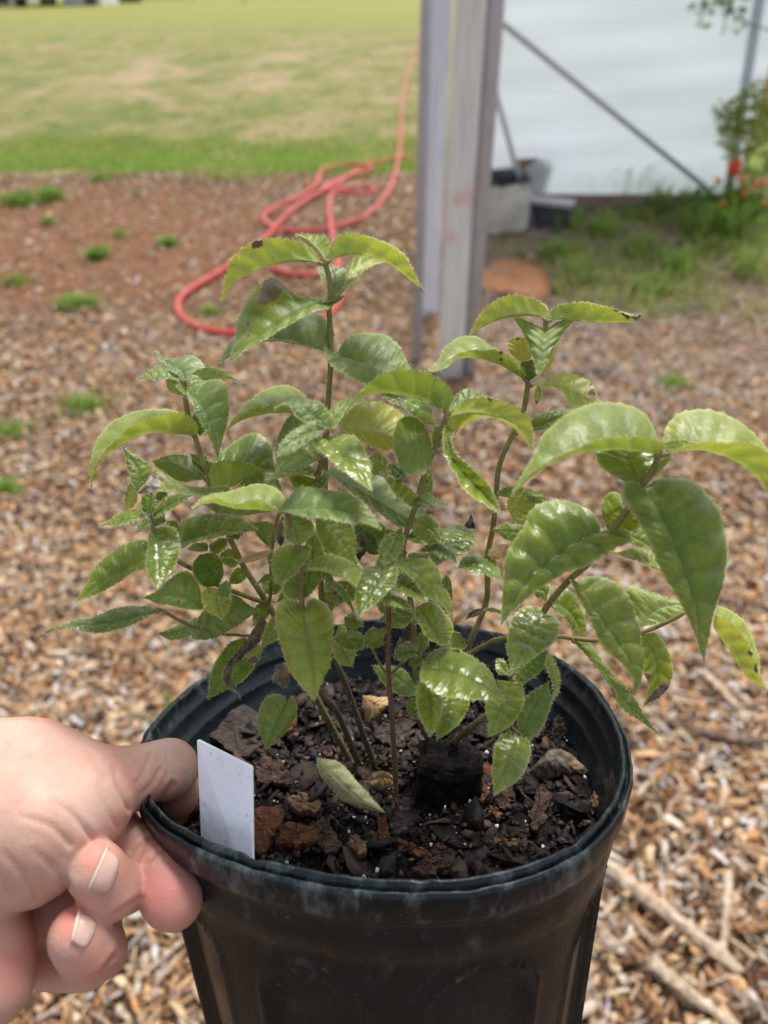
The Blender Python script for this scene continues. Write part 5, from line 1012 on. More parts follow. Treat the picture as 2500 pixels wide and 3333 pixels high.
l('C', 20.2, 't', [(400, 275), (325, 330, -.1), (280, 420, -.2), (215, 535, -.3)], [(340, 250, .2), (235, 272, .2), (180, 340, .1), (178, 480, -.1)], [(440, 270, .1), (400, 370, 0), (330, 450, -.1), (265, 510, -.3)], yel=.25, wet=.4, tip=.7)
l('C', 21.0, 't', [(290, 60), (330, 130, .1), (365, 260, .1)], [(250, 110, .3), (280, 230, .2)], [(400, 60, .3), (460, 150, .2), (420, 230, .1)], pale=.3, yel=.1)
l('C', 21.6, 't', [(470, 70), (590, 160, -.1), (680, 270, -.2), (740, 385, -.3)], [(490, 210, -.2), (570, 310, -.3), (650, 345, -.4)], [(560, 80, .3), (700, 110, .4), (742, 200, .2), (748, 300, 0)], yel=.35, wet=.3, spots=[(.45, -.95, .07)], own='S3')
l('C', 20.7, 't', [(408, 425), (520, 430, -.1), (650, 472, -.2), (750, 545, -.3)], [(460, 342, .4), (540, 322, .5), (650, 350, .4), (750, 400, .3), (785, 470, .1)], [(520, 415, -.5), (640, 452, -.5), (710, 500, -.5)], wet=.8, yel=.15)
l('C', 20.7, 't', [(925, 410), (880, 510, -.3), (810, 630, -.6), (755, 765, -.8)], [(865, 392, 0), (795, 425, -.1), (755, 520, -.3), (742, 640, -.5), (748, 720, -.7)], [(1000, 400, 0), (1028, 450, 0), (985, 540, -.2), (885, 640, -.5), (800, 725, -.7)], wet=1, yel=.15)
l('C', 20.6, 't', [(930, 400), (975, 310, .1), (1015, 220, .3), (1052, 135, .4)], [(905, 350, 0), (912, 260, .1), (975, 175, .3)], [(992, 360, .1), (1060, 270, .3), (1072, 180, .4)], wet=1, yel=.12)
l('C', 21.2, 't', [(955, 470), (1060, 520, -.1), (1140, 565, -.2), (1215, 640, -.3)], [(980, 450, .2), (1080, 460, .3), (1165, 520, .1)], [(985, 560, -.3), (1085, 602, -.4), (1170, 635, -.4)], wet=.9, yel=.1, own='S6')
l('C', 21.0, 't', [(1005, 365), (1130, 420, -.1), (1250, 520, -.2), (1335, 640, -.3), (1403, 785, -.4)], [(1050, 430, -.3), (1150, 500, -.4), (1215, 600, -.4), (1300, 645, -.5), (1375, 730, -.5)], [(1110, 345, .3), (1230, 355, .4), (1292, 430, .3), (1325, 530, .2), (1372, 590, .1), (1405, 700, -.2)], yel=.38, wet=.3, spots=[(.62, -.95, .05), (.85, -.9, .05), (.95, .6, .05)], own='S6')
l('C', 20.5, 't', [(1325, 938), (1275, 845, -.1), (1215, 745, -.2), (1150, 668, -.3)], [(1250, 895, -.3), (1175, 812, -.4), (1135, 710, -.4)], [(1370, 910, .2), (1395, 830, .3), (1370, 755, .2), (1300, 655, 0), (1225, 632, -.1)], wet=.9, yel=.15, own='S10b')
l('C', 20.6, 't', [(895, 610), (990, 622), (1060, 652), (1115, 686)], [(980, 592, .2), (1060, 622, .1)], [(960, 662, -.2), (1050, 682, -.2)], pale=.6, yel=.3, tip=1, own='S6')
l('V', 20.3, 't', [(848, 88), (960, 92, -.2), (1070, 140, -.4), (1160, 206, -.5)], [(895, 20, .4), (980, 15, .4), (1070, 68, .2), (1130, 140, -.1)], [(860, 135, -.4), (930, 182, -.6), (1020, 192, -.7), (1100, 202, -.6)], wet=.75, yel=.15, own='S10b')
l('V', 21.0, 't', [(868, 100), (885, 200, -.1), (890, 332, -.2)], [(845, 130, 0), (840, 210, -.1), (860, 295, -.2)], [(925, 150, .2), (925, 240, .1), (908, 300, 0)], wet=.9, yel=.35, tip=.4, own='S10b')
l('V', 21.5, 't', [(958, 165), (950, 240), (905, 347)], [(925, 210), (908, 290)], [(1020, 185, .3), (1015, 245, .3), (960, 310, .1)], wet=.8, yel=.15, own='S10b')
l('C', 21.2, 't', [(1165, 990), (1090, 985), (998, 1018)], [(1130, 925, .2), (1070, 915, .2), (1010, 970)], [(1110, 1020, -.2), (1040, 1035, -.2)], wet=.8, own='S10b', teeth=8)
l('C', 21.3, 't', [(1178, 990), (1190, 900, .1), (1195, 828, .2)], [(1160, 940), (1168, 870)], [(1232, 930, .1), (1228, 860, .2)], wet=.5, own='S10b', teeth=8)
l('C', 21.3, 't', [(1195, 1020), (1150, 1040), (1102, 1070)], [(1150, 1015, .1)], [(1175, 1072, -.1)], yel=.5, own='S10b', teeth=5)
l('C', 21.6, 't', [(1345, 945), (1400, 880, .2), (1450, 850, .3)], [(1350, 890, .3), (1400, 850, .4)], [(1420, 975), (1490, 940, .2)], yel=.1, own='S10b')
l('C', 22.3, 't', [(835, 917), (730, 900, .1), (590, 895, .2)], [(780, 852, .3), (700, 838, .4), (630, 852, .4)], [(780, 960, -.1), (700, 965), (630, 935, .1)], wet=.4, yel=.05)
l('C', 22.3, 't', [(842, 918), (890, 880, .1), (952, 855, .2)], [(850, 880, .1), (900, 845, .2)], [(880, 915), (925, 885, .1)], yel=.15, teeth=6)
l('C', 22.3, 't', [(860, 950), (900, 920), (946, 906, .1)], [(870, 915, .1), (910, 898, .1)], [(890, 945), (925, 930)], yel=.2, teeth=6)
l('C', 23.4, 't', [(605, 860), (655, 970, -.1), (716, 1086, -.2)], [(590, 940, -.1), (605, 1020, -.2), (655, 1072, -.3)], [(640, 790, .3), (700, 850, .3), (742, 960, .1), (742, 1035)], yel=.6, pale=.2, own='S3', spots=[(.95, .8, .06)])
l('C', 23.6, 't', [(1160, 1262), (1070, 1180, .1), (960, 1110, .1), (848, 1068, .1)], [(1130, 1275, -.2), (1050, 1268, -.2), (950, 1205, -.1), (880, 1130)], [(1150, 1200, .3), (1110, 1150, .4), (1040, 1090, .4), (930, 1064, .3)], yel=.05, pale=.2, own='S5')
l('C', 23.8, 't', [(1150, 1280), (1132, 1350), (1150, 1440)], [(1090, 1320, .1), (1100, 1400)], [(1175, 1320), (1172, 1400)], yel=.05, own='S5', teeth=8)
l('C', 22.6, 't', [(278, 1322), (235, 1410, -.2), (185, 1520, -.4), (135, 1650, -.5)], [(250, 1275, .1), (180, 1265, .1), (115, 1315, 0), (86, 1420, -.1), (95, 1540, -.3)], [(315, 1282, .1), (345, 1345, .1), (305, 1470, 0), (220, 1575, -.3)], yel=.3, pale=.35, wet=.15, tip=.6, own='S2', bulge=.25)
l('C', 22.0, 't', [(200, 745), (155, 840), (107, 957)], [(165, 760), (125, 830), (105, 910)], [(235, 790), (225, 870), (165, 925)], yel=.35, tip=.8, own='S3')
l('C', 21.8, 'u', [(1425, 385), (1340, 300, .1), (1270, 265, .2), (1170, 300, .2)], [(1400, 310, .4), (1300, 245, .5), (1220, 245, .4)], [(1350, 340, -.1), (1285, 295), (1210, 308, .1)], pale=1, yel=0, own='S7')
l('C', 22.5, 't', [(1290, 392), (1370, 270, .1), (1470, 170, .2), (1558, 145, .3)], [(1235, 320, .2), (1290, 220, .3), (1360, 135, .4), (1450, 103, .4)], [(1400, 345, -.1), (1500, 300), (1545, 220, .1)], wet=1, yel=.2, own='S7')
l('C', 21.4, 't', [(1075, 207), (1250, 200, -.1), (1400, 188, -.2), (1530, 218, -.3), (1612, 302, -.4)], [(1150, 160, .2), (1280, 137, .3), (1430, 160, .2), (1550, 215, 0)], [(1150, 240, -.4), (1300, 250, -.4), (1430, 225, -.4), (1540, 238, -.5)], wet=.7, yel=.1)
l('C', 21.8, 't', [(1430, 412), (1540, 402, -.1), (1640, 432, -.2), (1732, 492, -.3)], [(1470, 345, .3), (1560, 332, .3), (1650, 365, .2), (1715, 430, 0)], [(1500, 425, -.3), (1600, 455, -.3), (1680, 490, -.4)], wet=.8, yel=.05, own='S7')
l('C', 23.0, 'u', [(735, 120), (800, 200, .1), (935, 320, .1)], [(730, 230), (800, 290), (870, 330)], [(790, 130, .2), (870, 190, .2), (930, 260, .2)], pale=1, yel=0, own='S2')
l('C', 22.4, 't', [(1350, 455), (1365, 560), (1385, 695)], [(1320, 520), (1345, 630)], [(1385, 500), (1395, 610)], yel=.1, own='S7', ser=.5)
l('C', 22.8, 't', [(500, 470), (600, 518), (690, 615), (742, 735)], [(560, 478, .1), (655, 540, .1), (715, 640, .1)], [(560, 515), (640, 590), (700, 680)], pale=.6, yel=0, own='S2', ser=.5)
l('C', 23.4, 't', [(490, 560), (580, 590), (712, 600)], [(540, 545, .2), (640, 555, .2)], [(540, 620), (630, 650)], pale=.2, own='S2', ser=3, spots=[(.5, .3, .12), (.7, -.3, .1)])
l('C', 22.3, 't', [(1130, 640), (1080, 720), (1000, 785)], [(1050, 640, .2), (960, 690, .2)], [(1150, 730), (1080, 795)], wet=1, yel=.2, own='S6')
l('C', 22.4, 't', [(880, 600), (920, 660), (950, 730)], [(880, 650), (910, 710)], [(960, 610), (975, 690)], wet=.4, yel=.15, own='S6')
# leaves deeper in the middle of the plant
for bx, by, tx, ty, w_, yy in ((1000, 1790, 1090, 1900, 40, .1), (1090, 1820, 1190, 1860, 38, .05), (1150, 1905, 1240, 1960, 34, .2), (985, 1900, 900, 1960, 34, .15), (1080, 1940, 1020, 2020, 30, .1), (1200, 1750, 1290, 1730, 36, .1),
                           (1240, 2050, 1180, 2110, 28, .2), (1060, 1700, 1150, 1740, 40, .05), (930, 1840, 860, 1800, 34, .1), (1400, 1930, 1470, 1990, 32, .2), (1330, 1850, 1400, 1800, 34, .25), (1120, 2010, 1190, 2040, 26, .1), (1450, 2060, 1500, 2110, 26, .3),
                           (800, 1855, 740, 1905, 24, .1), (870, 1965, 820, 2040, 26, .2), (770, 1800, 700, 1830, 24, .15), (900, 2020, 960, 2080, 26, .25), (1010, 2080, 1060, 2140, 24, .3), (745, 1745, 800, 1700, 28, .1), (1290, 1960, 1350, 2010, 26, .2), (1180, 1900, 1120, 1960, 30, .2), (940, 1720, 1000, 1700, 26, .1)):
    ux, uy = tx-bx, ty-by; n_ = math.hypot(ux, uy); nx1, ny1 = -uy/n_*w_, ux/n_*w_
    l('S', 23.2, 't', [(bx, by), ((bx+tx)/2, (by+ty)/2-6, .1), (tx, ty, 0)], [(bx+ux*.2+nx1*.9, by+uy*.2+ny1*.9, .1), (bx+ux*.55+nx1*.85, by+uy*.55+ny1*.85, .1)], [(bx+ux*.2-nx1*.9, by+uy*.2-ny1*.9, .3), (bx+ux*.55-nx1*.85, by+uy*.55-ny1*.85, .3)], yel=yy, wet=.6, lay=.3)
for bx, by, tx, ty, w_, yy, dd_ in ((1060, 1600, 960, 1690, 46, .25, 22.6), (1045, 1720, 1180, 1790, 44, .1, 22.8), (1320, 1800, 1210, 1870, 46, .3, 22.4), (1035, 1830, 920, 1890, 42, .1, 23.0), (1350, 1690, 1440, 1760, 40, .4, 22.6),
                           (1050, 1960, 1150, 1890, 40, .15, 23.2), (1330, 1930, 1420, 1870, 38, .2, 22.8), (1250, 1760, 1150, 1690, 42, .05, 23.0), (1340, 2000, 1230, 2020, 38, .35, 23.0), (860, 1930, 930, 1850, 34, .1, 23.2), (990, 1660, 900, 1640, 34, .2, 22.8), (1560, 1860, 1620, 1800, 34, .3, 23.6)):
    ux, uy = tx-bx, ty-by; n_ = math.hypot(ux, uy); nx1, ny1 = -uy/n_*w_, ux/n_*w_
    l('S', dd_, 't', [(bx, by), ((bx+tx)/2, (by+ty)/2-10, .1), (tx, ty, -.2)], [(bx+ux*.2+nx1*.9, by+uy*.2+ny1*.9, .2), (bx+ux*.55+nx1*.85, by+uy*.55+ny1*.85, .1)], [(bx+ux*.2-nx1*.9, by+uy*.2-ny1*.9, .3), (bx+ux*.55-nx1*.85, by+uy*.55-ny1*.85, .2)], yel=yy, wet=.5, lay=.2)
# left cluster
l('D', 21.5, 't', [(600, 425), (480, 490, -.2), (330, 570, -.4), (200, 660, -.6), (93, 748, -.8)], [(580, 335, .3), (480, 335, .3), (370, 385, .1), (270, 470, -.1), (180, 590, -.4), (120, 690, -.7)], [(585, 505, -.1), (480, 545, -.3), (400, 605, -.5), (290, 665, -.6), (180, 722, -.8)], yel=.2, wet=.4, tip=.5, own='S4b')
l('D', 21.0, 't', [(622, 250), (650, 400, -.1), (655, 530, -.2), (650, 662, -.2)], [(595, 290, .1), (580, 400), (583, 520, -.1), (610, 620, -.2)], [(660, 240, .2), (730, 235, .2), (788, 290, .2), (798, 390, .1), (765, 500, 0), (710, 595, -.1)], wet=.9, yel=.2, hairy=1.5, tip=.3)
l('D', 22.2, 't', [(785, 345), (930, 300, -.1), (1100, 262, -.2), (1337, 264, -.3)], [(775, 235, .4), (840, 185, .5), (990, 160, .5), (1150, 153, .4), (1260, 195, .1)], [(815, 385, -.3), (900, 352, -.5), (1050, 302, -.5), (1200, 287, -.5)], yel=.2, wet=.5, own='S4')
l('B', 21.0, 't', [(512, 1150), (525, 1030, .1), (480, 930, .2), (408, 833, .2)], [(480, 1080, 0), (445, 970, .1), (420, 880, .2)], [(565, 1075, .2), (612, 990, .3), (545, 925, .3), (465, 870, .3)], pale=.3, yel=.15, tip=.8, own='S4b')
l('B', 22.2, 't', [(1150, 1138), (950, 1142, -.3), (800, 1140, -.5), (650, 1140, -.8), (508, 1156, -1)], [(1100, 1105, 0), (900, 1118, 0), (800, 1090, -.1), (700, 1015, -.2), (635, 985, -.3), (565, 1065, -.7)], [(1100, 1165, -.2), (950, 1172, -.5), (800, 1150, -.7), (650, 1140, -1)], yel=.3, pale=.3, tip=.8, spots=[(.80, .45, .10), (.76, .8, .08), (.87, .3, .08), (.7, .5, .05)], own='S4')
l('B', 20.9, 't', [(565, 1300), (470, 1320, -.2), (360, 1345, -.3), (243, 1377, -.4)], [(540, 1275, .2), (450, 1262, .3), (340, 1320, 0)], [(520, 1335, -.2), (420, 1365, -.4), (320, 1372, -.4)], yel=.18, wet=.3, own='S4b')
l('B', 20.9, 't', [(615, 1320), (700, 1250, -.1), (800, 1195, -.1), (906, 1158, -.1)], [(630, 1250, .2), (720, 1180, .2), (830, 1160, .1)], [(650, 1310, -.2), (750, 1255, -.3), (850, 1190, -.2)], yel=.15, wet=.4, own='S4b')
l('B', 21.3, 'u', [(620, 1320), (660, 1320), (700, 1290)], [(640, 1375), (700, 1345)], [(660, 1290), (710, 1280)], yel=0, pale=.9, own='S4b', teeth=5)
l('B', 20.7, 't', [(588, 1312), (595, 1230, .1), (612, 1140, .2)], [(535, 1240, .1), (555, 1165, .2)], [(640, 1245, .1), (632, 1180, .2)], wet=.3, own='S4b')
l('B', 20.7, 't', [(600, 1325), (560, 1370, -.1), (503, 1418, -.2)], [(555, 1325), (515, 1375, -.1)], [(592, 1370, -.1), (545, 1412, -.2)], yel=.1, tip=2.5, own='S4b', teeth=7)
l('B', 21.9, 'u', [(505, 1120), (475, 1190), (430, 1270)], [(470, 1085), (432, 1150), (425, 1220)], [(512, 1180), (490, 1240)], yel=.6, own='S4b')
l('B', 21.5, 't', [(640, 1200), (670, 1170), (715, 1130)], [(640, 1160), (690, 1125)], [(680, 1200), (715, 1165)], pale=.4, yel=0, own='S4b', teeth=6)
l('D', 22.6, 't', [(770, 280), (750, 230), (712, 195)], [(710, 250), (705, 215)], [(790, 240), (770, 200)], own='S4b', teeth=6)
# left shoot
l('B', 22.7, 't', [(805, 385), (700, 362, -.1), (600, 362, -.2), (508, 386, -.3)], [(765, 318, .3), (690, 293, .4), (610, 315, .2), (550, 352, 0)], [(760, 382, -.3), (680, 382, -.3), (600, 380, -.3)], yel=.2, pale=.2)
l('B', 22.7, 'u', [(865, 405), (960, 378, -.1), (1080, 373, -.2), (1192, 396, -.3)], [(890, 342, 0), (960, 306, -.1), (1050, 315, -.2), (1140, 352, -.3)], [(900, 335, .7), (960, 312, .8), (1050, 322, .6), (1140, 356, .1)], yel=.3, tip=.4)
l('B', 22.9, 't', [(838, 390), (790, 310, .2), (710, 275, .4), (628, 187, .6)], [(900, 370, .1), (965, 300, .4), (885, 232, .7), (780, 240, .7), (700, 250, .6), (660, 190, .7)], [(760, 340, 0), (700, 310, .2), (660, 245, .4)], pale=.85, yel=0, hairy=1.4)
l('B', 22.2, 't', [(845, 450), (870, 400, 0), (905, 380, .2), (990, 385, .3)], [(850, 420, .1), (880, 350, .3), (950, 372, .3)], [(870, 470, -.1), (930, 440, .1)], pale=.6, yel=0, own='S4', teeth=8)
l('B', 22.0, 't', [(850, 470), (960, 600, -.3), (1030, 750, -.5), (1058, 922, -.6)], [(860, 500, -.2), (910, 600, -.4), (960, 695, -.5), (1005, 800, -.6), (1035, 890, -.6)], [(900, 425, .1), (990, 392, .3), (1095, 398, .2), (1128, 500, .1), (1125, 640, -.1), (1095, 790, -.4)], pale=.45, yel=.12, wet=.3, tip=.3, hairy=1.5, own='S4')
l('B', 22.3, 'u', [(865, 505), (810, 470), (760, 420), (702, 385)], [(830, 500), (760, 480), (712, 440)], [(850, 470, .2), (790, 410, .2), (740, 378, .1)], yel=.15, pale=.6, hairy=2, own='S4')
l('B', 23.0, 't', [(900, 772), (830, 752, -.2), (700, 738, -.4), (550, 748, -.7), (400, 822, -.9), (280, 915, -1.1), (225, 1010, -1.2), (200, 1122, -1.3)], [(905, 690, .2), (850, 640, .5), (740, 598, .9), (600, 588, .9), (480, 602, .7), (365, 652, .3), (275, 742, -.2), (207, 860, -.7), (176, 985, -1)], [(912, 700, -.4), (830, 622, -.7), (700, 614, -1), (560, 655, -1.2), (430, 740, -1.4), (310, 850, -1.5), (220, 980, -1.5)], pale=.3, yel=.3, hairy=1.3, label='long leaf with a curled drooping tip')
l('B', 23.1, 't', [(935, 765), (915, 700), (905, 605)], [(880, 700), (875, 640)], [(975, 720), (960, 660)], yel=0, pale=.1, own='S4', teeth=7)
l('B', 23.1, 't', [(995, 1055), (1030, 1112, -.2), (1130, 1108, -.3), (1250, 1045, -.3), (1360, 1008, -.3), (1462, 1020, -.3)], [(1030, 965, .2), (1090, 865, .6), (1200, 780, .9), (1320, 748, .9), (1415, 830, .6), (1450, 950, .1)], [(1010, 1010, -.5), (1060, 942, -.7), (1180, 940, -.8), (1300, 965, -.8), (1400, 1000, -.6)], yel=.02, pale=0, wet=.3, own='S4', label='dark green leaf folded along its middle')
l('B', 23.1, 'u', [(965, 1058), (850, 1000, .1), (740, 950, .2), (612, 935, .3)], [(940, 975, .3), (850, 900, .5), (740, 892, .5), (650, 918, .4)], [(900, 1065, -.1), (800, 1065, -.1), (700, 1035, .1), (640, 985, .2)], yel=.1, pale=.3)
l('B', 22.6, 't', [(1000, 1045), (950, 965, .1), (872, 888, .2)], [(930, 1000, -.1), (880, 940, .1)], [(1060, 980, .1), (1010, 925, .2), (920, 880, .3)], yel=.08)
l('B', 23.4, 'u', [(1495, 1135), (1380, 1090, .1), (1280, 1080, .2), (1162, 1132, .2)], [(1440, 1040, .3), (1330, 1018, .4), (1230, 1060, .3)], [(1400, 1150), (1290, 1155)], pale=1, yel=0, own='S4')
l('B', 23.3, 'u', [(1460, 1270), (1300, 1255), (1120, 1240), (945, 1225)], [(1300, 1220, .2), (1120, 1200, .2)], [(1350, 1285), (1200, 1300), (1060, 1290)], pale=1, yel=0, own='S4')
l('B', 23.4, 'u', [(1415, 1528), (1372, 1440, .1), (1283, 1350, .2)], [(1460, 1450, .2), (1460, 1380, .3), (1370, 1338, .3)], [(1370, 1490), (1310, 1420, .1)], yel=.2, pale=.5, own='S4d')
l('D', 23.2, 't', [(1005, 405), (1050, 350), (1135, 310)], [(1000, 360, .1), (1060, 318, .1)], [(1050, 425), (1115, 365)], yel=.1, own='S4', teeth=8)
l('D', 22.9, 'u', [(990, 400), (920, 390), (840, 385)], [(980, 350, .1), (900, 350, .1)], [(940, 405), (880, 400)], pale=.9, yel=0, own='S4', teeth=8)
l('D', 22.3, 't', [(1065, 628), (1015, 540, -.1), (930, 425, -.1)], [(1095, 550, .1), (1075, 450, .2), (1000, 408, .1)], [(970, 645, -.2), (900, 580, -.3), (882, 480, -.2)], yel=.03, wet=.2, own='S4b')
l('D', 21.9, 't', [(1060, 655), (1050, 740, -.1), (1090, 868, -.2)], [(985, 650, 0), (942, 700, -.1), (970, 790, -.2), (1040, 845, -.2)], [(1110, 660, .1), (1142, 720, .1), (1130, 790, 0)], yel=.55, wet=.5, spots=[(.25, .6, .05), (.35, -.8, .06), (.2, .9, .04)], own='S4b')
l('D', 21.6, 't', [(1085, 715), (1100, 650, .1), (1115, 597, .2)], [(1055, 700), (1070, 630, .1)], [(1135, 700), (1145, 630, .1)], pale=.3, yel=.1, own='S4b', teeth=6)
l('D', 22.0, 't', [(960, 795), (850, 720, -.1), (700, 700, -.2), (545, 716, -.3)], [(955, 720, .1), (910, 610, .2), (845, 538, .2), (760, 565, .1), (660, 655, 0)], [(860, 795, -.2), (760, 772, -.3), (620, 752, -.3)], pale=.35, yel=0, wet=.3, own='S4c', spots=[(.42, -.6, .04)])
l('D', 21.8, 't', [(645, 815), (480, 850, -.1), (300, 888, -.2), (100, 905, -.3), (-60, 918, -.3), (-160, 995, -.4)], [(590, 778, .2), (480, 775, .3), (360, 800, .3), (230, 845, .1), (60, 885, -.1)], [(570, 850, -.2), (470, 905, -.3), (340, 938, -.4), (180, 942, -.5), (30, 925, -.4)], pale=.5, yel=.05, wet=.5, tip=.4)
l('D', 23.3, 'u', [(872, 965), (1000, 905, -.1), (1150, 850, -.1), (1347, 800, 0)], [(930, 850, .2), (1010, 770, .3), (1140, 700, .4), (1250, 742, .3)], [(905, 998, -.3), (1020, 988, -.3), (1130, 935, -.2), (1240, 870, -.1)], pale=.55, yel=0, own='S4c', quilt=1.5)
l('D', 23.6, 't', [(940, 890), (800, 935), (648, 955)], [(900, 850, .2), (800, 900, .2), (700, 938, .1)], [(860, 975), (740, 1002), (670, 980)], pale=.5, yel=0, own='S4c')
l('D', 23.6, 't', [(1245, 985), (1190, 1110, -.1), (1090, 1260, -.2), (978, 1412, -.3)], [(1150, 1015, -.1), (1075, 1095, -.2), (1025, 1190, -.2), (995, 1300, -.3)], [(1290, 1060, .3), (1300, 1180, .3), (1230, 1270, .1), (1100, 1350, -.1)], pale=.1, yel=.02, own='S4c', spots=[(.97, 0, .03)])
l('D', 22.8, 't', [(1350, 830), (1310, 960), (1200, 1080, -.2), (1115, 1190, -.3), (1130, 1300, -.3), (1222, 1412, -.3)], [(1385, 900, .2), (1350, 1010, .3), (1235, 1110, .1), (1150, 1220), (1160, 1300)], [(1300, 920, -.1), (1245, 1010, -.2), (1140, 1130, -.4), (1093, 1230, -.4), (1110, 1300, -.4)], mat=DEAD, quilt=2, ser=.6, hairy=.5, own='S4', name='dead_leaf', label='withered grey brown leaf hanging in a curl')
l('D', 23.1, 'u', [(1345, 1030), (1310, 1100), (1285, 1172)], [(1280, 1050), (1225, 1120)], [(1350, 1080), (1335, 1140)], yel=.2, pale=.4, spots=[(.8, 0, .3)], own='S4')
l('D', 22.2, 't', [(1425, 395), (1300, 438, -.1), (1190, 480, -.1)], [(1350, 405, .1), (1230, 440, .1)], [(1380, 440, -.1), (1270, 478, -.1)], mat=TANL, quilt=2, ser=.5, own='S4', name='dead_leaf', label='curled tan dry leaf')
l('D', 22.4, 't', [(1200, 482), (1140, 480), (1070, 440)], [(1150, 455, .1), (1100, 445)], [(1160, 515), (1100, 490)], yel=.4, own='S4', teeth=7)
l('D', 23.4, 't', [(1414, 560), (1370, 580), (1312, 632)], [(1380, 560, .1), (1340, 595)], [(1410, 600), (1360, 610)], yel=.1, own='S4d', teeth=6)
l('C', 24.4, 't', [(320, 1060), (260, 1100), (200, 1150), (175, 1170)], [(290, 1190), (240, 1215)], [(260, 1050, .3), (200, 1090, .2)], mat=DEAD, quilt=3, own='S1', name='dead_leaf', label='small curled brown dry leaf')
l('C', 21.0, 'u', [(250, 60), (240, 150), (225, 230), (240, 290)], [(275, 110), (265, 200)], [(215, 120), (205, 200)], mat=DEAD, quilt=2, own='S4d', name='dead_leaf', label='dark shrivelled leaf behind the front shoot')
l('C', 22.9, 'u', [(780, 170), (760, 230), (750, 290), (770, 370)], [(800, 200), (810, 300)], [(740, 210), (740, 320)], mat=DEAD, quilt=2, own='S2', name='dead_leaf', label='dark crumpled dry leaf in the middle of the plant')
# right shoots
l('H', 22.6, 'u', [(878, 292), (820, 264, -.1), (700, 260, -.4), (560, 288, -.7), (450, 342, -.9), (360, 406, -1)], [(892, 232, .1), (820, 165, -.1), (720, 133, -.4), (600, 145, -.8), (500, 200, -1), (415, 275, -1.1)], [(895, 222, .9), (830, 170, 1), (720, 142, .8), (600, 155, .3), (500, 210, -.1)], yel=.5, tip=.2, hairy=1.3)
l('H', 22.6, 'u', [(910, 302), (1000, 285, -.1), (1180, 302, -.3), (1330, 302, -.4), (1480, 300, -.4), (1550, 246, -.4)], [(925, 232, 0), (1000, 193, -.1), (1120, 180, -.4), (1260, 205, -.6), (1380, 235, -.6), (1480, 262, -.5)], [(930, 225, .8), (1000, 190, .9), (1120, 178, .7), (1260, 200, .3), (1380, 228, 0)], yel=.5, tip=1.3, spots=[(.8, .9, .06), (.9, .8, .06), (.7, .98, .03)], hairy=1.3)
l('H', 22.5, 't', [(880, 360), (876, 440, -.3), (862, 550, -.5), (834, 692, -.7)], [(800, 318, 0), (662, 268, .2), (715, 350, 0), (762, 450, -.2), (795, 550, -.4), (812, 640, -.6)], [(960, 312, 0), (1098, 258, .2), (1030, 345, 0), (965, 440, -.2), (915, 540, -.4), (870, 620, -.6)], pale=.75, yel=.2, tip=.7, hairy=2, label='pale two winged leaf at the top of the right shoot')
l('H', 23.4, 'u', [(722, 578), (700, 490, .1), (705, 405, .2)], [(650, 520, .1), (632, 430, .2)], [(785, 540, .1), (785, 430, .2)], yel=.95, spots=[(.9, .3, .08)], own='S7')
l('H', 23.4, 'u', [(868, 668), (900, 560, .1), (988, 430, .3)], [(880, 560, .1), (925, 450, .3)], [(900, 640, .1), (950, 520, .2)], yel=.95, own='S7')
l('H', 23.0, 't', [(745, 700), (690, 662, -.1), (600, 602, -.3), (450, 550, -.5), (290, 548, -.7), (180, 600, -.9), (73, 642, -1)], [(730, 620, .2), (640, 540, .5), (500, 465, .8), (400, 413, .8), (290, 420, .5), (200, 475, 0), (150, 560, -.6)], [(730, 640, -.4), (640, 545, -.7), (540, 500, -.9), (400, 492, -1.1), (300, 520, -1.2), (250, 600, -1.2), (150, 650, -1.2)], yel=.3, pale=.35, spots=[(.35, -.85, .03), (.3, -.3, .02)])
l('H', 22.8, 't', [(765, 712), (775, 640), (790, 560, .1)], [(715, 650), (718, 580, .1)], [(828, 660), (822, 600, .1)], yel=.02, own='S7', teeth=7)
l('H', 22.8, 'u', [(790, 738), (920, 725, 0), (1060, 765, 0), (1180, 825, -.1), (1278, 875, -.1)], [(880, 682, .3), (990, 657, .4), (1110, 678, .4), (1220, 750, .2)], [(880, 745, -.2), (980, 780, -.3), (1050, 862, -.4), (1160, 895, -.3)], yel=.4, spots=[(.80, .45, .075), (.76, .6, .06), (.72, .9, .03)])
l('H', 22.9, 'u', [(840, 735), (835, 800), (820, 872)], [(815, 760), (808, 820)], [(855, 770), (845, 830)], yel=.8, tip=2.5, own='S7', teeth=6)
l('H', 23.4, 't', [(690, 1062), (820, 1015, .1), (940, 965, .2), (1110, 900, .3)], [(790, 955, .3), (880, 915, .4), (1000, 895, .5)], [(850, 1035, -.1), (950, 1025, 0), (1050, 975, .2)], yel=.02)
l('H', 20.9, 'u', [(215, 955), (300, 930, -.2), (400, 922, -.4), (520, 940, -.6), (640, 972, -.8), (735, 1055, -.9), (785, 1172, -1)], [(260, 880, .1), (380, 828, -.2), (500, 828, -.5), (620, 858, -.8), (740, 912, -1), (805, 1010, -1.1), (808, 1110, -1.1)], [(245, 1075, .1), (310, 1010, .1), (400, 968, 0), (520, 962, -.2), (645, 1000, -.4), (725, 1080, -.7)], yel=.3, spots=[(.42, .97, .03), (.68, .97, .025)])
l('H', 21.4, 't', [(235, 915), (350, 850, .3), (450, 830, .5), (540, 832, .6)], [(260, 830, .4), (330, 772, .6), (440, 788, .8)], [(300, 905, .2), (400, 870, .4)], pale=.4, yel=.15, hairy=1.6)
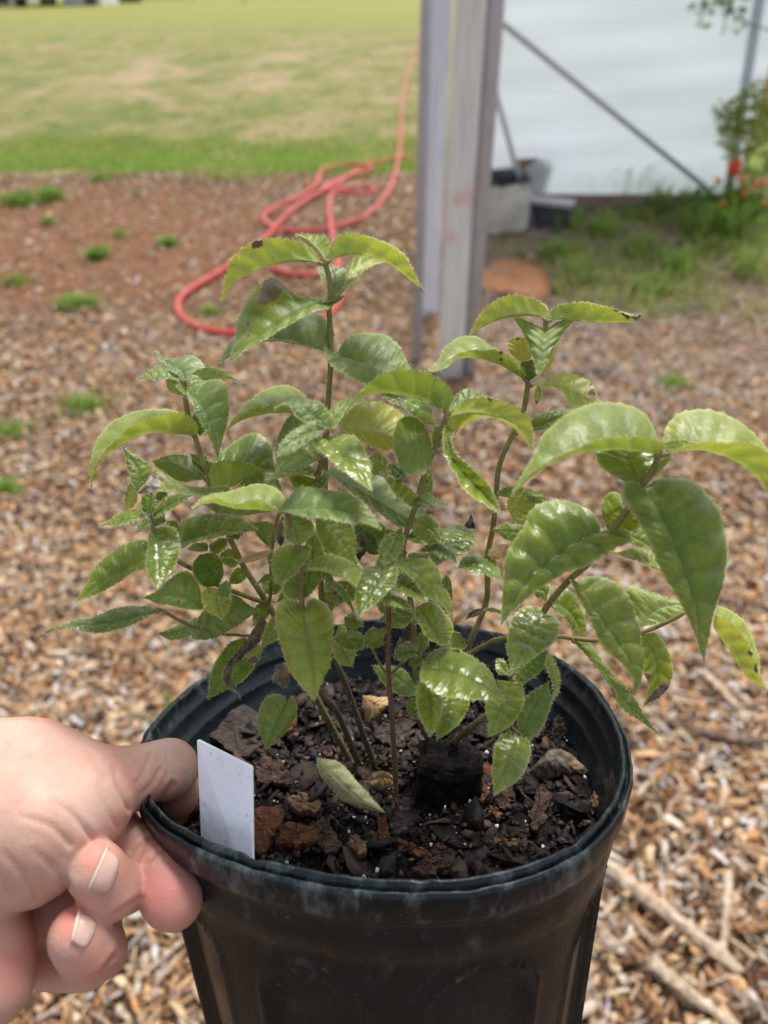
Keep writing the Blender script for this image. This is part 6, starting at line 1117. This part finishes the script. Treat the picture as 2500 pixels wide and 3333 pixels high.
l('H', 20.8, 't', [(225, 990), (235, 1180, .1), (340, 1335, .2), (460, 1455, .2), (580, 1608, .1)], [(192, 1060, -.1), (208, 1220, -.2), (290, 1355, -.3), (385, 1490, -.2), (500, 1575, -.1)], [(262, 1020, .1), (245, 1130, -.2), (300, 1225, -.2), (410, 1320, -.2), (505, 1410, -.1), (565, 1510, 0)], wet=1, yel=.1, hairy=1.8)
l('H', 23.2, 't', [(552, 1475), (660, 1445), (795, 1448, -.1)], [(600, 1430, .1), (720, 1415, .1)], [(640, 1490), (730, 1475)], own='S7', wet=.4)
l('E', 22.6, 'u', [(350, 660), (300, 720), (290, 790), (325, 842)], [(270, 690), (250, 740), (290, 830)], [(400, 690), (440, 740), (365, 830)], yel=.85, pale=0, own='S7')
l('E', 22.6, 'u', [(330, 670), (400, 690), (470, 690)], [(360, 650, .1), (420, 665, .1)], [(380, 730), (440, 720)], yel=.3, own='S7', teeth=6)
l('E', 22.0, 't', [(370, 880), (280, 880), (165, 870)], [(340, 850, .1), (250, 838, .1)], [(320, 935), (250, 925)], pale=.4, yel=.2, own='S8')
l('E', 22.9, 't', [(145, 1010), (190, 990), (255, 950)], [(160, 975, .1), (220, 945, .1)], [(180, 1030), (250, 1010)], mat=TANL, own='S7', teeth=7, name='dead_leaf', label='small pinkish dry leaf on the back right stem')
l('C', 22.4, 'u', [(1500, 145), (1510, 110), (1524, 40)], [(1475, 125), (1500, 90)], [(1548, 145), (1540, 100)], mat=DEAD, own='S7', teeth=5, name='dead_leaf', label='dark upright dry leaf tip')
l('E', 22.8, 't', [(120, 1298), (70, 1320), (20, 1356)], [(100, 1295), (50, 1315)], [(110, 1325), (60, 1345)], mat=DEAD, own='S7', teeth=5, name='dead_leaf', label='small black dry leaf beside the back rim')
l('E', 23.0, 't', [(235, 1340), (200, 1300), (120, 1300)], [(210, 1300, .1), (160, 1290)], [(200, 1320), (150, 1312)], yel=.4, pale=.3, own='S7', teeth=5)
l('E', 18.8, 't', [(1062, 468), (980, 448, -.2), (850, 433, -.5), (720, 442, -.8), (600, 462, -1.0), (480, 512, -1.1), (370, 595, -1.2), (255, 708, -1.3)], [(1050, 340, .5), (1000, 250, .8), (880, 198, 1.0), (750, 193, .8), (640, 215, .5), (540, 270, .1), (440, 370, -.4), (375, 480, -.8), (310, 590, -1.1)], [(1090, 405, -.2), (940, 374, -.8), (760, 373, -1.2), (640, 428, -1.4), (520, 480, -1.5), (400, 545, -1.5), (320, 620, -1.4)], pale=.25, yel=.33, tip=.3, hairy=1.4, label='largest arching leaf at the top of the right shoot')
l('E', 18.7, 'u', [(1085, 432), (1170, 412), (1272, 400)], [(1110, 396), (1200, 388)], [(1150, 430), (1215, 412)], yel=.6, teeth=6)
l('E', 18.7, 't', [(1110, 462), (1250, 432, -.1), (1380, 452, -.3), (1500, 502, -.5), (1600, 582, -.6), (1680, 690, -.7), (1715, 790, -.8)], [(1095, 380, .3), (1115, 305, .5), (1185, 240, .8), (1300, 225, .8), (1430, 250, .6), (1550, 330, .3), (1650, 440, -.1), (1700, 600, -.5)], [(1180, 425, -.3), (1280, 408, -.6), (1400, 404, -.8), (1540, 405, -.9), (1650, 460, -1), (1710, 600, -.9)], pale=.3, yel=.33, hairy=1.4)
l('E', 19.3, 't', [(952, 628), (935, 560, .2), (885, 450, .6), (860, 370, .9)], [(880, 608, .2), (800, 558, .3), (735, 490, .5), (725, 400, .8)], [(1020, 600, .1), (1100, 530, .2), (1125, 460, .4), (1000, 380, .8)], wet=.7, yel=.2, pale=.2)
l('E', 20.3, 't', [(885, 770), (850, 760, .1), (800, 800, .1), (795, 870, .1)], [(850, 670, .3), (780, 690, .3), (757, 770, .2), (775, 850, .1)], [(960, 760, .1), (970, 850, .1), (880, 885, .1)], yel=.15, spots=[(.9, .1, .05)], own='S8')
l('E', 19.0, 't', [(985, 668), (1060, 745, -.1), (1130, 880, -.3), (1200, 1060, -.4), (1270, 1290, -.5), (1312, 1586, -.5)], [(940, 612, -.1), (880, 622, -.1), (885, 700, -.2), (970, 840, -.3), (1040, 985, -.4), (1095, 1115, -.4), (1175, 1245, -.5), (1240, 1390, -.5), (1280, 1510, -.5)], [(1015, 625, .2), (1100, 592, .4), (1225, 605, .5), (1325, 680, .5), (1392, 780, .4), (1428, 900, .2), (1432, 1050, 0), (1412, 1170, -.2), (1388, 1290, -.3), (1355, 1420, -.4), (1335, 1530, -.5)], yel=.14, pale=.22, quilt=2.2, wet=.25, spots=[(.88, -.9, .022)], bulge=.14, label='broadest hanging leaf, at the right of the plant')
l('E', 19.5, 't', [(755, 892), (640, 925, -.2), (500, 1022, -.4), (380, 1125, -.6), (285, 1250, -.7), (214, 1392, -.8)], [(745, 830, .2), (685, 760, .4), (600, 724, .5), (490, 715, .4), (385, 758, .2), (340, 860, 0), (262, 980, -.2), (228, 1100, -.4), (212, 1250, -.6)], [(880, 870, -.2), (912, 930, -.3), (800, 990, -.5), (690, 1062, -.7), (550, 1112, -.8), (430, 1180, -.8), (310, 1290, -.8)], yel=.14, pale=.2, wet=.45, quilt=2.4, bulge=.14, label='broad ribbed leaf left of the largest hanging leaf')
l('E', 20.2, 't', [(860, 885), (950, 915, .1), (1050, 980, .1)], [(920, 860, .3), (1020, 880, .3)], [(900, 935), (980, 965)], pale=.3, yel=.1, own='S8')
l('E', 20.2, 'u', [(1150, 1120), (1050, 1080, 0), (930, 1030, .1), (808, 995, .1)], [(1100, 1020, .3), (1000, 975, .4), (890, 978, .3)], [(1080, 1095, -.1), (960, 1045, 0)], yel=.45, own='S8')
l('F', 20.6, 't', [(640, 165), (720, 300, -.2), (830, 450, -.4), (925, 600, -.6), (950, 700, -.6), (888, 824, -.6)], [(595, 145, 0), (640, 240, -.2), (700, 370, -.4), (760, 490, -.5), (860, 590, -.7), (925, 670, -.7), (925, 750, -.7)], [(700, 130, .3), (800, 150, .3), (900, 230, .2), (950, 350, 0), (972, 480, -.2), (985, 620, -.4), (965, 720, -.6)], yel=.1, pale=.3, quilt=2, bulge=.14, own='S8')
l('F', 21.3, 't', [(975, 400), (1020, 332, .1), (1090, 290, .1), (1240, 272, .1)], [(930, 310, .3), (898, 190, .5), (1000, 200, .5), (1120, 240, .3)], [(1060, 380, -.1), (1150, 350, -.1), (1215, 310, 0)], pale=.6, yel=.2, hairy=1.3, own='S9')
l('F', 20.3, 't', [(1370, 330), (1375, 400, -.2), (1450, 515, -.3), (1525, 635, -.4), (1650, 747, -.5)], [(1395, 285, .4), (1480, 322, .5), (1550, 410, .4), (1600, 540, .1), (1630, 660, -.2)], [(1400, 350, -.5), (1480, 405, -.6), (1550, 500, -.6), (1600, 620, -.6), (1635, 700, -.6)], yel=.55, pale=.2, tip=.8, spots=[(.6, -.95, .04), (.75, -.95, .05), (.9, .8, .05)], own='S9')
l('F', 21.4, 't', [(975, 440), (1050, 560), (1060, 690), (985, 832)], [(1050, 435, .2), (1115, 510, .2), (1140, 640, .1), (1090, 770, 0)], [(975, 530, -.2), (985, 640, -.2), (1015, 700, -.2), (1000, 780, -.2)], yel=.3, quilt=2, spots=[(.75, .75, .13), (.85, .8, .1), (.98, 0, .08), (.55, -.9, .06)], own='S9')
l('F', 21.9, 't', [(605, 478), (740, 600, -.1), (850, 750, -.2), (950, 862, -.3), (1078, 988, -.4)], [(640, 515, -.1), (720, 600, -.2), (785, 690, -.3), (850, 810, -.4), (960, 905, -.4)], [(690, 480, .2), (750, 570, .1), (820, 660, 0), (900, 745, -.1), (1000, 880, -.3)], yel=.25, pale=.2, tip=.6, spots=[(.5, .9, .05)])
l('F', 21.2, 't', [(470, 270), (560, 290, .1), (620, 360, .1), (655, 448, 0)], [(500, 180, .4), (590, 212, .4), (655, 300, .3), (690, 420, .1)], [(520, 320, -.1), (585, 375, -.1), (605, 445, -.1)], yel=.3, wet=.5)
l('F', 21.3, 't', [(462, 262), (455, 210, .1), (390, 190, .2)], [(475, 180, .2), (420, 165, .2)], [(430, 250), (390, 215, .1)], yel=.3, own='S8', teeth=8)
l('F', 20.6, 't', [(445, 325), (405, 405, -.1), (340, 520, -.3), (262, 667, -.4)], [(400, 290, .1), (330, 293, .1), (280, 355, 0), (255, 460, -.1), (250, 580, -.3)], [(510, 345, .2), (532, 395, .1), (505, 475, 0), (440, 525, -.2), (350, 595, -.3)], wet=1, yel=.12, own='S8', label='shiny wet leaf above the right part of the rim')
l('F', 21.6, 't', [(290, 685), (370, 610, .1), (475, 525, .2)], [(310, 620, .2), (400, 545, .3)], [(350, 695), (440, 625, .1)], yel=.02, wet=.3)
l('F', 22.1, 'u', [(470, 540), (508, 640), (516, 730), (480, 832)], [(495, 560), (528, 650), (528, 740)], [(455, 600), (490, 680), (500, 740)], yel=.2, pale=.4, hairy=2, own='S9')
l('F', 21.2, 't', [(262, 660), (225, 620), (190, 568)], [(205, 650), (188, 610)], [(250, 610), (225, 570)], wet=1, own='S11', teeth=7)
l('F', 21.2, 't', [(275, 700), (235, 800, -.1), (190, 900, -.2), (147, 1000, -.2)], [(200, 690), (205, 745), (138, 790, -.1), (142, 900, -.2)], [(330, 700, .1), (338, 800, .1), (295, 900), (220, 975, -.1)], wet=.6, yel=.25, own='S11')
l('F', 21.5, 't', [(325, 980), (390, 840, .1), (478, 690, .2)], [(305, 900, .1), (335, 800, .2), (410, 730, .3)], [(400, 988, 0), (465, 890, .1), (485, 790, .2)], pale=.3, yel=.02, own='S11')
l('F', 21.2, 't', [(312, 990), (280, 1080, -.1), (225, 1190, -.2), (175, 1316, -.3)], [(245, 968), (192, 1030), (172, 1150, -.1), (172, 1250, -.2)], [(365, 1010, .1), (374, 1090, .1), (340, 1185, 0), (262, 1262, -.1)], wet=.9, yel=.15, own='S11')
l('F', 21.5, 't', [(330, 1000), (350, 985), (372, 1000)], [(345, 975), (365, 985)], [(345, 1030), (370, 1020)], own='S11', teeth=4)
# fallen leaves lying on the soil (separate things)
def fallen(v, d, side, mid, ea, eb, label, **k):
    o_ = leaf(v, d, side, mid, ea, eb, parent='top', own='S1', name='fallen_leaf', **k); o_['label'] = label; o_['category'] = 'fallen leaf'; return o_
ds = lambda x, y, up=.5: -float(((soil_pt(*v7(x, y), -.024)-CO) @ MR)[2])*100-up
fallen('V', ds(600, 500, 1.6), 't', [(475, 405, .3), (560, 490), (640, 560, -.1), (725, 605, -.1)], [(560, 425, .3), (640, 510, .1), (700, 570)], [(490, 470, .2), (560, 550, .1), (650, 590)], 'pale yellow green fallen leaf lying on the soil left of the reddish stem', mat=PALEL, yel=.75, pale=.6, spots=[(.05, .5, .14), (.35, .3, .03)])
fallen('V', ds(680, 240, .7), 't', [(640, 180), (690, 215), (735, 215)], [(690, 185, .2), (740, 190, .3)], [(645, 230), (670, 285, .1)], 'curled tan dry leaf at the back of the soil between the stems', mat=TANL, quilt=3, hairy=0)
fallen('V', ds(1340, 420, .8), 't', [(1230, 465), (1300, 420, -.2), (1380, 430, -.2), (1455, 455, 0)], [(1290, 400, .1), (1350, 375, .2), (1430, 420, .1)], [(1280, 480), (1370, 470, -.1)], 'grey dry leaf at the right back of the soil near the inner wall', mat=DEAD, quilt=3, hairy=.2)
fallen('V', ds(1340, 300, .6), 't', [(1320, 340), (1345, 300), (1350, 250)], [(1325, 300), (1335, 262)], [(1365, 330), (1375, 290)], 'small upright brown dry leaf against the right inner wall', mat=DEAD, quilt=3, hairy=.2)
fallen('V', ds(720, 500, .5), 't', [(660, 490), (720, 475), (760, 490)], [(690, 455), (740, 460)], [(680, 515), (740, 515)], 'small tan curled leaf scrap left of the reddish stem', mat=TANL, quilt=3, hairy=0)
fallen('V', ds(960, 390, .6), 't', [(800, 360), (900, 385), (1020, 405)], [(850, 345), (960, 365)], [(840, 385), (950, 410)], 'flat grey dry leaf lying just behind the black root plug', mat=DEAD, quilt=2, hairy=.1)
fallen('V', ds(340, 90, 1.2), 't', [(385, 75), (360, 110), (330, 145)], [(345, 85), (318, 120)], [(385, 115), (360, 150)], 'rolled grey brown dry leaf hanging over the back of the soil', mat=DEAD, quilt=2, hairy=.1)
fallen('C', 24.2, 't', [(990, 1010), (1060, 930), (1175, 860)], [(1030, 900), (1110, 828)], [(1050, 990), (1160, 950)], 'grey papery dry leaf standing behind the small glossy leaves', mat=DEAD, quilt=1, hairy=0, ser=.2)
for _o in sc.objects:
    if '_o' in _o: del _o['_o']
